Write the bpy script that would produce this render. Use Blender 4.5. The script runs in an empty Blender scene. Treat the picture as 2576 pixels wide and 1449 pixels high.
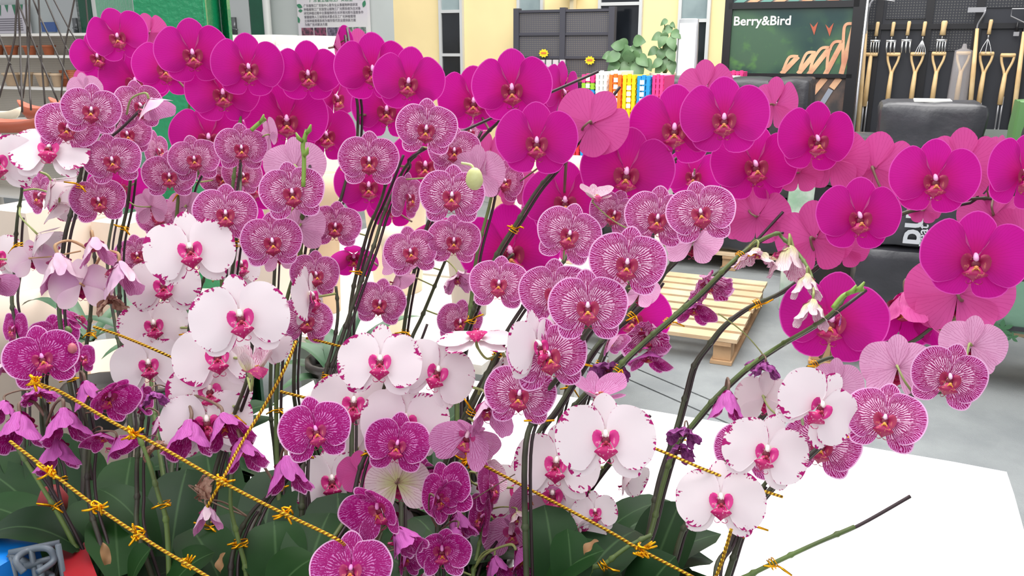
import bpy, math, random
from mathutils import Vector, Matrix, noise
R = math.radians
C = bpy.context.scene.collection
sc = bpy.context.scene
# ------------------------------------------------------------------ camera
FPX, PITCH, CZ = 2100.0, R(15.85), 1.55
SP, CP = math.sin(PITCH), math.cos(PITCH)
cam = bpy.data.cameras.new('camera'); cam.sensor_width = 36; cam.lens = 36*FPX/2576
cam.clip_start = .02; cam.clip_end = 100
camo = bpy.data.objects.new('camera', cam); C.objects.link(camo)
camo.location = (0, 0, CZ); camo.rotation_euler = (R(90)-PITCH, 0, 0)
sc.camera = camo
# ------------------------------------------------------------------ light and exposure
w = bpy.data.worlds.new('sky'); sc.world = w; w.use_nodes = True
w.node_tree.nodes['Background'].inputs[0].default_value = (.96, .97, 1, 1)
w.node_tree.nodes['Background'].inputs[1].default_value = .50
def area(name, loc, target, size, power, col=(1, 1, 1)):
    l = bpy.data.lights.new(name, 'AREA'); l.shape = 'RECTANGLE'; l.size, l.size_y = size
    l.energy = power; l.color = col
    o = bpy.data.objects.new(name, l); C.objects.link(o); o.location = loc
    o.rotation_euler = (Vector(target)-Vector(loc)).to_track_quat('-Z', 'Y').to_euler()
    return o
area('roof_light', (0.2, 2.2, 4.2), (0.2, 2.1, 0), (4, 3), 175, (1, .99, .97))
area('front_skylight', (-1.2, -2.2, 4.0), (0, 1.5, 1.0), (4, 3), 62, (1, 1, 1))
area('left_roof_light', (-1.6, 3.2, 3.9), (-2.6, 5.2, 1.5), (2.5, 1.6), 75, (1, .98, .94))  # added fill that brightens the left pot shelves, not a real roof light
area('back_roof_light', (1.5, 6.2, 4.3), (1.5, 6.6, 0), (6, 4), 230, (1, .98, .94))
sc.view_settings.view_transform = 'Standard'; sc.view_settings.look = 'None'
sc.view_settings.gamma = 1; sc.view_settings.use_curve_mapping = False
sc.view_settings.exposure = 0.36
# ------------------------------------------------------------------ coordinate helpers
def UP(px, py, d):            # pixel + distance along the view axis -> world
    x = (px-1288)/FPX*d; y = -(py-724.5)/FPX*d
    return Vector((x, d*CP+y*SP, CZ-d*SP+y*CP))
def py_for_z(z, d):
    return 724.5-(((z-CZ)/d+SP)/CP)*FPX
def onZ(px, py, z):
    k = -SP+(-(py-724.5)/FPX)*CP
    return UP(px, py, (z-CZ)/k)
UA = Vector((math.cos(R(-23.7)), math.sin(R(-23.7)), 0)); VA = Vector((-UA.y, UA.x, 0)); ZA = Vector((0, 0, 1))
def onV(px, py, V):           # ray -> room plane V ; returns (U, Z)
    p = UP(px, py, 1)-Vector((0, 0, CZ)); t = V/p.dot(VA)
    q = p*t
    return q.dot(UA), q.z+CZ
def W(U, V, Z): return UA*U+VA*V+ZA*Z
# ------------------------------------------------------------------ mesh helpers
class MB:
    def __init__(s): s.v = []; s.f = []; s.m = []; s.uv = []
    def add(s, vs, fs, mi=0, uvs=None):
        b = len(s.v); s.v += [tuple(v) for v in vs]; s.f += [tuple(b+i for i in f) for f in fs]
        s.m += [mi]*len(fs); s.uv += (uvs if uvs else [(0, 0)]*len(vs)); return s
    def mesh(s, name, mats, smooth=True, off=None):
        me = bpy.data.meshes.new(name)
        vs = s.v if off is None else [(a-off[0], b-off[1], c-off[2]) for a, b, c in s.v]
        me.from_pydata(vs, [], s.f)
        for m in (mats if isinstance(mats, (list, tuple)) else [mats]): me.materials.append(m)
        me.polygons.foreach_set('material_index', s.m)
        me.polygons.foreach_set('use_smooth', [smooth]*len(s.f))
        uvl = me.uv_layers.new(name='UVMap')
        li = [0]*len(me.loops); me.loops.foreach_get('vertex_index', li)
        flat = []
        for i in li: flat += s.uv[i]
        uvl.data.foreach_set('uv', flat)
        me.update(); return me
    def obj(s, name, mats, parent=None, smooth=True, off=None):
        o = bpy.data.objects.new(name, s.mesh(name, mats, smooth, off)); C.objects.link(o)
        if parent is not None: o.parent = parent
        return o
    def box(s, U0, U1, V0, V1, Z0, Z1, mi=0, fn=W):
        c = [fn(U, V, Z) for Z in (Z0, Z1) for V in (V0, V1) for U in (U0, U1)]
        return s.add(c, [(0, 2, 3, 1), (4, 5, 7, 6), (0, 1, 5, 4), (2, 6, 7, 3), (0, 4, 6, 2), (1, 3, 7, 5)], mi,
                     [(U, V+Z) for Z in (Z0, Z1) for V in (V0, V1) for U in (U0, U1)])
    def tube(s, pts, r, n=6, mi=0, cap=True, twist=0):
        pts = [Vector(p) for p in pts]; m = len(pts)
        rr = r if isinstance(r, (list, tuple)) else [r]*m
        t0 = (pts[1]-pts[0]).normalized()
        a = t0.orthogonal().normalized(); vs = []; uv = []
        L = 0
        for i, p in enumerate(pts):
            t = (pts[min(i+1, m-1)]-pts[max(i-1, 0)])
            if t.length < 1e-9: t = t0.copy()
            t.normalize(); a = (a-t*a.dot(t)).normalized(); b = t.cross(a)
            if i: L += (pts[i]-pts[i-1]).length
            for k in range(n):
                an = 2*math.pi*k/n
                vs.append(p+(a*math.cos(an)+b*math.sin(an))*rr[i]); uv.append((k/n, L))
        fs = [(i*n+k, i*n+(k+1) % n, (i+1)*n+(k+1) % n, (i+1)*n+k) for i in range(m-1) for k in range(n)]
        if cap: fs += [tuple(reversed(range(n))), tuple((m-1)*n+k for k in range(n))]
        return s.add(vs, fs, mi, uv)
    def lathe(s, prof, c=(0, 0, 0), n=20, mi=0):
        c = Vector(c); vs = []; uv = []
        for j, (r, z) in enumerate(prof):
            for k in range(n):
                a = 2*math.pi*k/n; vs.append(c+Vector((r*math.cos(a), r*math.sin(a), z))); uv.append((k/n, z))
        fs = [(j*n+k, j*n+(k+1) % n, (j+1)*n+(k+1) % n, (j+1)*n+k) for j in range(len(prof)-1) for k in range(n)]
        return s.add(vs, fs, mi, uv)
    def poly(s, pts, t, mi=0):      # extruded flat polygon, t = thickness vector
        n = len(pts); t = Vector(t); pts = [Vector(p) for p in pts]
        return s.add(pts+[p+t for p in pts], [tuple(range(n)), tuple(reversed(range(n, 2*n)))]+[(i, i+n, (i+1) % n+n, (i+1) % n) for i in range(n)], mi)
def empty(name, loc):
    o = bpy.data.objects.new(name, None); C.objects.link(o); o.location = loc; o.empty_display_size = .02; return o
def tag(o, label=None, cat=None, group=None, kind=None):
    for k, v in (('label', label), ('category', cat), ('group', group), ('kind', kind)):
        if v: o[k] = v
    return o
def spline(pts, n=6):
    pts = [Vector(p) for p in pts]; out = []
    for i in range(len(pts)-1):
        p0 = pts[max(i-1, 0)]; p1 = pts[i]; p2 = pts[i+1]; p3 = pts[min(i+2, len(pts)-1)]
        for k in range(n):
            t = k/n
            out.append(.5*((2*p1)+(p2-p0)*t+(2*p0-5*p1+4*p2-p3)*t*t+(3*p1-p0-3*p2+p3)*t**3))
    out.append(pts[-1]); return out
def rbox(mb, U0, U1, V0, V1, Z0, Z1, r=.03, seg=9, bump=.0, seed=0, mi=0):     # rounded, slightly rumpled block
    for ax in range(3):
        for sd in (0, 1):
            vs = []; n = seg+1
            for i in range(n):
                for j in range(n):
                    a = i/seg; b = j/seg
                    c = [0, 0, 0]; c[ax] = sd; c[(ax+1) % 3] = a; c[(ax+2) % 3] = b
                    p = [U0+(U1-U0)*c[0], V0+(V1-V0)*c[1], Z0+(Z1-Z0)*c[2]]
                    q = [min(max(p[0], U0+r), U1-r), min(max(p[1], V0+r), V1-r), min(max(p[2], Z0+r), Z1-r)]
                    dlt = Vector(p)-Vector(q)
                    if dlt.length > 1e-9: dlt = dlt.normalized()*r
                    w_ = Vector(q)+dlt
                    if bump:
                        w_ += (w_-Vector(((U0+U1)/2, (V0+V1)/2, (Z0+Z1)/2))).normalized()*bump*noise.noise(w_*9+Vector((seed, 0, 0)))
                    vs.append(W(*w_))
            fs = [(i*n+j, (i+1)*n+j, (i+1)*n+j+1, i*n+j+1) for i in range(seg) for j in range(seg)]
            if not sd: fs = [tuple(reversed(f)) for f in fs]
            mb.add(vs, fs, mi)
    return mb
# ------------------------------------------------------------------ materials
def lin(c): return tuple(((v/255)/12.92 if v <= 10 else ((v/255+.055)/1.055)**2.4) for v in c)+(1,)
MC = {}
class NT:
    def __init__(s, name):
        s.mat = bpy.data.materials.new(name); s.mat.use_nodes = True; s.t = s.mat.node_tree
        s.b = s.t.nodes['Principled BSDF']; s.out = s.t.nodes['Material Output']
    def n(s, typ, **kw):
        nd = s.t.nodes.new(typ)
        for k, v in kw.items(): setattr(nd, k, v)
        return nd
    def l(s, a, b): s.t.links.new(a, b)
    def math(s, op, a, b=None, clamp=False):
        nd = s.n('ShaderNodeMath', operation=op); nd.use_clamp = clamp
        for i, x in enumerate((a, b)):
            if x is None: continue
            if isinstance(x, (int, float)): nd.inputs[i].default_value = x
            else: s.l(x, nd.inputs[i])
        return nd.outputs[0]
    def step(s, x, a, b):   # smooth ramp 0..1 from a to b
        nd = s.n('ShaderNodeMapRange', interpolation_type='SMOOTHSTEP')
        nd.inputs['From Min'].default_value = a; nd.inputs['From Max'].default_value = b
        s.l(x, nd.inputs['Value']); return nd.outputs[0]
    def mix(s, f, a, b):
        nd = s.n('ShaderNodeMix', data_type='RGBA')
        for i, x in ((0, f), (6, a), (7, b)):
            if isinstance(x, tuple): nd.inputs[i].default_value = x
            elif isinstance(x, (int, float)): nd.inputs[i].default_value = x
            else: s.l(x, nd.inputs[i])
        return nd.outputs[2]
    def noise(s, vec, scale, detail=2, dist=0):
        nd = s.n('ShaderNodeTexNoise'); nd.inputs['Scale'].default_value = scale; nd.inputs['Detail'].default_value = detail
        nd.inputs['Distortion'].default_value = dist
        if vec is not None: s.l(vec, nd.inputs['Vector'])
        return nd.outputs[0]
    def objco(s): return s.n('ShaderNodeTexCoord').outputs['Object']
def mat(name, col, rough=.6, metal=0, spec=.5, vary=0, vscale=8, bump=0, bscale=40, col2=None, coat=0):
    if name in MC: return MC[name]
    q = NT(name); q.b.inputs['Roughness'].default_value = rough; q.b.inputs['Metallic'].default_value = metal
    q.b.inputs['Specular IOR Level'].default_value = spec; q.b.inputs['Coat Weight'].default_value = coat
    c = lin(col)
    if vary or col2:
        c2 = lin(col2) if col2 else tuple(x*(1-vary) for x in c[:3])+(1,)
        f = q.step(q.noise(q.objco(), vscale, 4), .35, .65)
        q.l(q.mix(f, c, c2), q.b.inputs['Base Color'])
    else: q.b.inputs['Base Color'].default_value = c
    if bump:
        bn = q.n('ShaderNodeBump'); bn.inputs['Strength'].default_value = bump; bn.inputs['Distance'].default_value = .01
        q.l(q.noise(q.objco(), bscale, 4), bn.inputs['Height']); q.l(bn.outputs[0], q.b.inputs['Normal'])
    MC[name] = q.mat; return q.mat
def glass(name, col, rough=.1, alpha=.3):
    q = NT(name); q.b.inputs['Base Color'].default_value = lin(col); q.b.inputs['Roughness'].default_value = rough
    q.b.inputs['Alpha'].default_value = alpha; MC[name] = q.mat; return q.mat
def petal_mat(kind):
    key = 'petal_'+kind
    if key in MC: return MC[key]
    q = NT(key)
    uv = q.n('ShaderNodeUVMap'); sep = q.n('ShaderNodeSeparateXYZ'); q.l(uv.outputs[0], sep.inputs[0])
    r, v = sep.outputs[0], sep.outputs[1]
    oi = q.n('ShaderNodeObjectInfo'); rnd = oi.outputs['Random']
    co = q.n('ShaderNodeTexCoord').outputs['Object']
    off = q.n('ShaderNodeVectorMath', operation='ADD'); q.l(co, off.inputs[0])
    cmb = q.n('ShaderNodeCombineXYZ'); q.l(q.math('MULTIPLY', rnd, 37.), cmb.inputs[0]); q.l(cmb.outputs[0], off.inputs[1])
    oc = off.outputs[0]
    geo = q.n('ShaderNodeNewGeometry'); back = geo.outputs['Backfacing']
    def veins(N, w0, jit, b1=.36, b2=.66):
        nz = q.noise(oc, 9, 3); wv = q.math('ADD', v, q.math('MULTIPLY', q.math('SUBTRACT', nz, .5), jit))
        nb = q.noise(oc, 28, 1)
        dmin = None
        for k, (mul, start) in enumerate(((1, 0), (2, b1), (4, b2))):
            f = q.math('FRACT', q.math('MULTIPLY', wv, float(N*mul)))
            f = q.math('MINIMUM', f, q.math('SUBTRACT', 1., f))
            d = q.math('MULTIPLY', q.math('MULTIPLY', f, r), math.pi*.5/(N*mul))
            if start:
                gap = q.math('MAXIMUM', q.math('SUBTRACT', q.math('ADD', q.math('MULTIPLY', nb, .3), start-.15), r), 0.)
                d = q.math('ADD', d, gap)
            dmin = d if dmin is None else q.math('MINIMUM', dmin, d)
        th = q.math('MULTIPLY', q.math('ADD', q.math('MULTIPLY', q.noise(oc, 42, 1), 1.7), .15), w0)
        return q.math('SUBTRACT', 1., q.math('DIVIDE', dmin, th, clamp=True), clamp=True)
    rim = q.step(r, .968, .988)  # pale petal edge: light caught by the thin rim, painted into the colour
    if kind in ('M',):
        base = q.mix(q.step(r, .05, .75), lin((190, 12, 112)), lin((200, 14, 152)))
        base = q.mix(q.math('MULTIPLY', rnd, .35), base, lin((184, 12, 130)))
        vn = veins(11, .005, .04); base = q.mix(q.math('MULTIPLY', vn, .22), base, lin((150, 0, 90)))
        front = q.mix(rim, base, lin((226, 84, 190)))
        bk = q.mix(q.math('MULTIPLY', veins(7, .006, .03), .32), lin((212, 84, 160)), lin((176, 20, 110)))
        tr, sheen = .35, .3
    elif kind in ('S', 'D'):
        if kind == 'S':
            field = q.mix(q.step(r, .45, .97), lin((240, 196, 226)), lin((222, 134, 204)))
            vein = lin((160, 14, 104)); vn = veins(13, .0105, .07, .3, .62)
            base = q.mix(q.step(vn, .12, .5), field, vein)
            base = q.mix(q.step(r, .17, .08), base, lin((196, 40, 140)))
        else:
            field = q.mix(q.step(r, .25, .9), lin((232, 150, 215)), lin((214, 120, 200)))
            vn = veins(11, .0155, .10, .3, .58)
            base = q.mix(q.step(vn, .05, .4), field, lin((166, 8, 118)))
            base = q.mix(q.step(r, .38, .2), base, lin((178, 8, 122)))
        front = q.mix(q.step(r, .95, .975), base, lin((244, 190, 232)))  # pale edge of the pattern, with light caught on the rim painted in
        bv = q.math('MULTIPLY', veins(9, .006, .05), .6)
        bk = q.mix(bv, lin((226, 168, 206) if kind == 'S' else (206, 104, 190)), lin((170, 60, 130)))
        tr, sheen = .3, .1
    elif kind == 'W':
        st = q.n('ShaderNodeCombineXYZ'); q.l(q.math('MULTIPLY', r, 5.), st.inputs[0]); q.l(q.math('MULTIPLY', v, 26.), st.inputs[1]); q.l(q.math('MULTIPLY', rnd, 50.), st.inputs[2])
        n1 = q.noise(st.outputs[0], 1.6, 3); n2 = q.noise(oc, 5, 1)
        m = q.math('ADD', q.math('MULTIPLY', n1, .75), q.math('MULTIPLY', n2, .5))
        m = q.math('ADD', m, q.math('MULTIPLY', q.math('SUBTRACT', r, .9), 1.1))
        cg = q.n('ShaderNodeCombineXYZ'); q.l(q.math('MULTIPLY', v, 4.5), cg.inputs[0]); q.l(q.math('MULTIPLY', rnd, 31.), cg.inputs[1])
        gate = q.step(q.noise(cg.outputs[0], 1.5, 1), .42, .56)
        m = q.math('SUBTRACT', m, q.math('MULTIPLY', q.math('SUBTRACT', 1., gate), .14))
        sp = q.math('MULTIPLY', q.step(m, .69, .72), q.step(r, .66, .74))
        field = q.mix(q.step(r, .0, .25), lin((246, 236, 216)), lin((244, 233, 238)))
        front = q.mix(sp, field, lin((178, 24, 116)))
        bk = q.mix(q.math('MULTIPLY', sp, .5), lin((226, 208, 214)), lin((180, 60, 120)))
        tr, sheen = .25, 0
    elif kind == 'P':      # pale lilac closed blooms
        bk = q.mix(q.step(q.noise(oc, 1.6, 1), .3, .75), lin((240, 216, 226)), lin((218, 172, 208)))
        front = q.mix(q.step(veins(9, .007, .05), .2, .7), lin((226, 160, 208)), lin((180, 50, 130)))
        tr, sheen = .3, 0
    elif kind == 'G':      # greenish-white
        bk = q.mix(q.math('MULTIPLY', veins(7, .006, .04), .6), q.mix(q.step(r, .1, .85), lin((200, 205, 140)), lin((236, 216, 220))), lin((160, 70, 110)))
        front = q.mix(q.step(veins(9, .009, .05), .2, .7), lin((238, 214, 226)), lin((176, 50, 120)))
        tr, sheen = .3, 0
    elif kind == 'T':      # dried, tan
        bk = front = q.mix(q.step(q.noise(oc, 9, 3), .35, .7), lin((196, 160, 140)), lin((158, 112, 96)))
        tr, sheen = .3, 0
    elif kind == 'V':      # shrivelled violet
        bk = front = q.mix(q.step(q.noise(oc, 12, 3), .35, .7), lin((168, 86, 158)), lin((118, 44, 108)))
        tr, sheen = .15, 0
    col = q.mix(back, front, bk)
    q.l(col, q.b.inputs['Base Color']); q.b.inputs['Roughness'].default_value = .55
    q.b.inputs['Specular IOR Level'].default_value = .25; q.b.inputs['Sheen Weight'].default_value = sheen*.3
    tl = q.n('ShaderNodeBsdfTranslucent'); q.l(col, tl.inputs['Color'])
    ms = q.n('ShaderNodeMixShader'); ms.inputs[0].default_value = tr
    q.l(q.b.outputs[0], ms.inputs[1]); q.l(tl.outputs[0], ms.inputs[2]); q.l(ms.outputs[0], q.out.inputs[0])
    MC[key] = q.mat; return q.mat
def lip_mats(kind):
    key = 'lip_'+kind
    if key in MC: return MC[key]
    cols = {'M': ((150, 8, 70), (176, 14, 92), (204, 130, 70), (236, 170, 215)), 'S': ((158, 14, 74), (168, 22, 84), (224, 156, 60), (240, 200, 225)),
            'D': ((150, 8, 80), (176, 20, 100), (200, 120, 50), (225, 140, 200)), 'W': ((206, 36, 130), (196, 20, 108), (150, 20, 50), (250, 236, 232)),
            'P': ((190, 60, 130), (180, 40, 110), (210, 140, 90), (240, 210, 220)), 'G': ((190, 60, 130), (180, 40, 110), (210, 170, 90), (236, 226, 200)),
            'T': ((150, 90, 80), (140, 90, 80), (150, 100, 80), (190, 160, 140)), 'V': ((110, 20, 80), (100, 20, 70), (110, 40, 70), (140, 60, 120))}[kind]
    out = []
    for i, (nm, c) in enumerate(zip(('side_lobe', 'mid_lobe', 'callus', 'column'), cols)):
        q = NT(key+'_'+nm); q.b.inputs['Roughness'].default_value = .5
        if i < 2:
            oc = q.objco(); n = q.step(q.noise(oc, 30 if i else 22, 2), .58, .66)
            spk = lin({'W': (248, 214, 226)}.get(kind, (226, 150, 110)))
            q.l(q.mix(q.math('MULTIPLY', n, .55 if i else .3), lin(c), spk), q.b.inputs['Base Color'])
        else: q.b.inputs['Base Color'].default_value = lin(c)
        out.append(q.mat)
    MC[key] = out; return out
def leaf_mat():
    q = NT('orchid_leaf'); oc = q.objco(); oi = q.n('ShaderNodeObjectInfo').outputs['Random']
    uv = q.n('ShaderNodeUVMap'); sep = q.n('ShaderNodeSeparateXYZ'); q.l(uv.outputs[0], sep.inputs[0])
    c = q.mix(q.noise(oc, 14, 3), lin((16, 46, 18)), lin((38, 78, 30)))
    c = q.mix(q.math('MULTIPLY', oi, .6), c, lin((22, 40, 28)))
    mid = q.step(q.math('ABSOLUTE', q.math('SUBTRACT', sep.outputs[1], .5)), .035, .0)
    c = q.mix(q.math('MULTIPLY', mid, .4), c, lin((84, 116, 74)))
    q.l(c, q.b.inputs['Base Color']); q.b.inputs['Roughness'].default_value = .48; q.b.inputs['Specular IOR Level'].default_value = .18
    return q.mat
LEAF = leaf_mat()
STEM = mat('flower_stem', (74, 84, 56), .5, col2=(52, 44, 40), vscale=14)
GREENSTEM = mat('green_flower_stem', (98, 122, 62), .5, col2=(80, 96, 52), vscale=14)
STAKE = mat('dark_stake', (52, 36, 40), .45)
PEDM = mat('pedicel_green', (150, 160, 96), .5); PEDK = mat('pedicel_pinkish', (190, 150, 110), .5); PEDD = mat('pedicel_dusky', (120, 96, 80), .5)
GOLD = mat('gold_foil', (246, 176, 24), .28, .85)
def gold_cord_mat():
    q = NT('gold_cord'); uv = q.n('ShaderNodeUVMap'); wv = q.n('ShaderNodeTexWave'); wv.wave_type = 'BANDS'; wv.bands_direction = 'DIAGONAL'
    mp = q.n('ShaderNodeMapping'); mp.inputs['Scale'].default_value = (2, 260, 1); q.l(uv.outputs[0], mp.inputs[0]); q.l(mp.outputs[0], wv.inputs['Vector'])
    wv.inputs['Scale'].default_value = .5; wv.inputs['Distortion'].default_value = .6
    q.l(q.mix(wv.outputs[1], lin((150, 92, 8)), lin((255, 206, 60))), q.b.inputs['Base Color'])
    q.b.inputs['Metallic'].default_value = .6; q.b.inputs['Roughness'].default_value = .35
    bn = q.n('ShaderNodeBump'); bn.inputs['Strength'].default_value = .8; bn.inputs['Distance'].default_value = .002
    q.l(wv.outputs[1], bn.inputs['Height']); q.l(bn.outputs[0], q.b.inputs['Normal']); return q.mat
CORD = gold_cord_mat()
# ================================================================== THE SETTING
def plane_slab(name, pts, t, m, **kw):
    mb = MB(); mb.poly(pts, (0, 0, t), 0); o = mb.obj(name, m, smooth=False); return tag(o, **kw)
CARPET = mat('grey_carpet', (150, 154, 155), .95, spec=.1, col2=(136, 140, 142), vscale=3, bump=.4, bscale=160)
# grey carpet laid in strips with open seams between
sd = Vector((.585, -.811, 0)); sn = Vector((.811, .585, 0))
a0 = onZ(1470, 872, 0).dot(sn)
fl = MB(); fl.poly([Vector((-9, -1, -.02)), Vector((9, -1, -.02)), Vector((9, 14, -.02)), Vector((-9, 14, -.02))], (0, 0, -.05))
floor = tag(fl.obj('floor', mat('floor_screed', (84, 88, 90), .9), smooth=False), kind='structure')
offs = sorted([onZ(1470, 872, 0).dot(sn), onZ(1560, 945, 0).dot(sn)]); offs = [offs[0]-4.2, offs[0]-2.1]+offs+[offs[1]+2.1, offs[1]+4.2, offs[1]+6.5]
for i in range(len(offs)-1):
    a, b = offs[i]+.006, offs[i+1]-.006
    m = MB(); m.poly([sn*a-sd*14, sn*a+sd*10, sn*b+sd*10, sn*b-sd*14], (0, 0, -.018)); m.obj('carpet_strip', CARPET, floor, smooth=False)
YEL = mat('cream_yellow_paint', (248, 226, 170), .8, vary=.06, vscale=1.5)
GREYW = mat('pale_grey_panel', (196, 202, 200), .6, vary=.05, vscale=2)
VB = 8.6
def wallspan(m, V, x0, x1, z0, z1, th=.12, yref=60, mi=0):
    U0 = onV(x0, yref, V)[0]; U1 = onV(x1, yref, V)[0]; m.box(U0, U1, V, V+th, z0, z1, mi); return U0, U1
m = MB(); wallspan(m, VB, 991, 1985, 0, 3.2); wb = tag(m.obj('wall_back', YEL, smooth=False), kind='structure')
m = MB(); wallspan(m, VB, -900, 991, 0, 3.2); wl = tag(m.obj('wall_left', GREYW, smooth=False), kind='structure')
m = MB(); wallspan(m, VB, 1985, 3700, 0, 3.2); tag(m.obj('wall_right', mat('dim_grey_wall', (90, 94, 98), .8), smooth=False), kind='structure')
ALU = mat('aluminium_frame', (206, 208, 208), .45, .2); DARKG = mat('dark_window_glass', (30, 34, 40), .12, spec=.7, vary=.4, vscale=3)
GREYG = mat('pale_reflecting_glass', (150, 166, 168), .15, col2=(120, 136, 140), vscale=2)
def window(n, x0, x1, splits, V=VB, zb=.3, yref=80, glasses=None):
    U0 = onV(x0, yref, V)[0]; U1 = onV(x1, yref, V)[0]; f = .032
    zs = [zb]+[onV((x0+x1)/2, y, V)[1] for y in splits]+[3.0]
    fr = MB(); fr.box(U0, U0+f, V-.05, V-.002, zb, 3.0); fr.box(U1-f, U1, V-.05, V-.002, zb, 3.0)
    for z in zs: fr.box(U0+f, U1-f, V-.045, V-.002, z-f/2, z+f/2)
    o = tag(fr.obj('window_%d' % n, ALU, smooth=False), kind='structure')
    for i in range(len(zs)-1):
        g = MB(); g.box(U0+f, U1-f, V-.025, V-.012, zs[i]+f/2, zs[i+1]-f/2)
        g.obj('pane', (glasses[i] if glasses else DARKG), o, smooth=False)
window(1, 1109, 1168, [138, 29], glasses=[DARKG, DARKG, GREYG])
window(2, 1506, 1616, [120, 10], glasses=[DARKG, DARKG, DARKG])
window(3, 1706, 1786, [52], glasses=[DARKG, GREYG])
window(4, 1304, 1370, [60], glasses=[GREYG, GREYG], yref=15)
GREEN = mat('green_gloss_paint', (14, 128, 82), .22, vary=.12, vscale=3, bump=.35, bscale=55, coat=.4)
DGREEN = mat('deep_green_paint', (12, 88, 62), .35, vary=.2, vscale=3, bump=.2, bscale=50)
# green framing and pipes in the panel wall
for i, (x0, x1, V, mt, dp) in enumerate(((195, 232, 8.5, DGREEN, .08), (628, 668, 8.5, DGREEN, .08))):
    m = MB(); wallspan(m, V, x0, x1, 0, 3.1, dp, yref=40); tag(m.obj('trim_%d' % (i+1), mt, smooth=False), kind='structure')
WHITE = mat('white_plastic', (240, 240, 236), .5); WHITEM = mat('white_enamel', (236, 234, 228), .5)
for i, (x, lab) in enumerate(((243, 'pale vertical wall pipe left of the green column'), (672, 'pale vertical wall pipe right of the green column'))):
    U, _ = onV(x, 40, 8.42); m = MB(); m.tube([W(U, 8.42, 0), W(U, 8.42, 3.1)], .045, 12); tag(m.obj('wall_pipe', mat('pipe_paint', (206, 208, 204), .4)), lab, 'pipe', 'wall pipes')
# green steel column, an H section with one wide face lit
def cp(x, d): p = UP(x, 100, d); return (p.x, p.y)
def prism(pts): return [Vector((x, y, 0)) for x, y in pts]
def colpart(nm, pts, par=None):
    m = MB(); m.poly(prism(pts), (0, 0, 3.1)); o = m.obj(nm, GREEN, par, smooth=False); return o
col = colpart('steel_column', [cp(346, 3.0), cp(520, 3.0), cp(520, 3.1), cp(346, 3.1)])
tag(col, 'green painted steel column behind the orchids at upper left', 'column')
colpart('side_plate', [cp(252, 3.30), cp(344, 3.01), cp(344, 3.08), cp(262, 3.36)], col)
colpart('web', [cp(505, 3.101), cp(522, 3.101), cp(560, 3.42), cp(540, 3.42)], col)
colpart('flange', [cp(558, 3.43), cp(578, 3.36), cp(586, 3.40), cp(566, 3.50)], col)
m = MB(); a_ = cp(521, 2.998); m.tube([Vector((*a_, 0)), Vector((*a_, 3.1))], .005, 6); m.obj('weld_seam', GREEN, col)
# posters on the panel wall
def text(body, name, m, size, loc, rotm, parent=None, bold=0, align='CENTER'):
    cu = bpy.data.curves.new(name, 'FONT'); cu.body = body; cu.size = size; cu.extrude = .0008; cu.offset = bold; cu.align_x = align
    cu.resolution_u = 3
    o = bpy.data.objects.new(name+'_tmp', cu); C.objects.link(o)
    dg = bpy.context.evaluated_depsgraph_get(); me = bpy.data.meshes.new_from_object(o.evaluated_get(dg))
    bpy.data.objects.remove(o); me.materials.clear(); me.materials.append(m)
    o = bpy.data.objects.new(name, me); C.objects.link(o); o.matrix_world = Matrix.Translation(loc) @ rotm
    if parent is not None: o.parent = parent
    return o
ROTW = Matrix((UA, ZA, -VA)).transposed().to_4x4()      # text plane facing the viewer side of the room
PAPER = mat('poster_paper', (222, 222, 218), .6, col2=(212, 206, 214), vscale=1.2)
PGREEN = mat('poster_green', (60, 130, 96), .6); PMINT = mat('poster_mint', (166, 208, 182), .6); INK = mat('print_ink_grey', (120, 116, 124), .7)
U0, _ = onV(750, 60, 8.52); U1, _ = onV(925, 60, 8.52); zb = onV(840, 112, 8.52)[1]
m = MB(); m.box(U0, U1, 8.52, 8.58, zb, zb+1.2); po = tag(m.obj('notice_board', PAPER, smooth=False), 'white notice board with leaf corners, grey text and a row of photos', 'poster')
WP = U1-U0
def printpoly(pts, mt, par, V, nm):
    m = MB(); m.poly([W(a, V, b) for a, b in pts], -VA*.003); return m.obj(nm, mt, par, smooth=False)
zt = onV(840, 3, 8.52)[1]; zl = onV(840, 64, 8.52)[1]
rr = random.Random(4)
text('广东省生植物工厂实验室', 'title_print', PGREEN, .055, W((U0+U1)/2, 8.516, zt-.0), ROTW, po)
lines = ['广东植物工厂实验中心是专业从事植物种苗研发', '种植植物工厂实验室以植物工厂光照系统为主对象', '研究种植过程中主要植物的生长环境光照与温度条件', '掌握植物人工培育技术要点及工厂化种植管理', '立体种植管理系统为城市现代农业提供新方案', '为推广技术解决方案']
for i, t in enumerate(lines):
    text(t, 'text_line', INK, WP/27, W(U0+WP*.1, 8.516, zt-.055-i*(zt-zl)/6.3), ROTW, po, align='LEFT')
for i in range(5):
    a = U0+WP*(.05+i*.188); z1 = onV(840, 69, 8.52)[1]; z0 = z1-.16
    pm = mat('poster_photo_%d' % i, [(70, 52, 66), (140, 70, 100), (60, 56, 70), (150, 156, 146), (70, 90, 90)][i], .6, col2=[(150, 90, 110), (60, 50, 60), (130, 120, 140), (90, 100, 90), (150, 160, 150)][i], vscale=26)
    printpoly([(a, z0), (a+WP*.172, z0), (a+WP*.172, z1), (a, z1)], pm, po, 8.517, 'photo')
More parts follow.
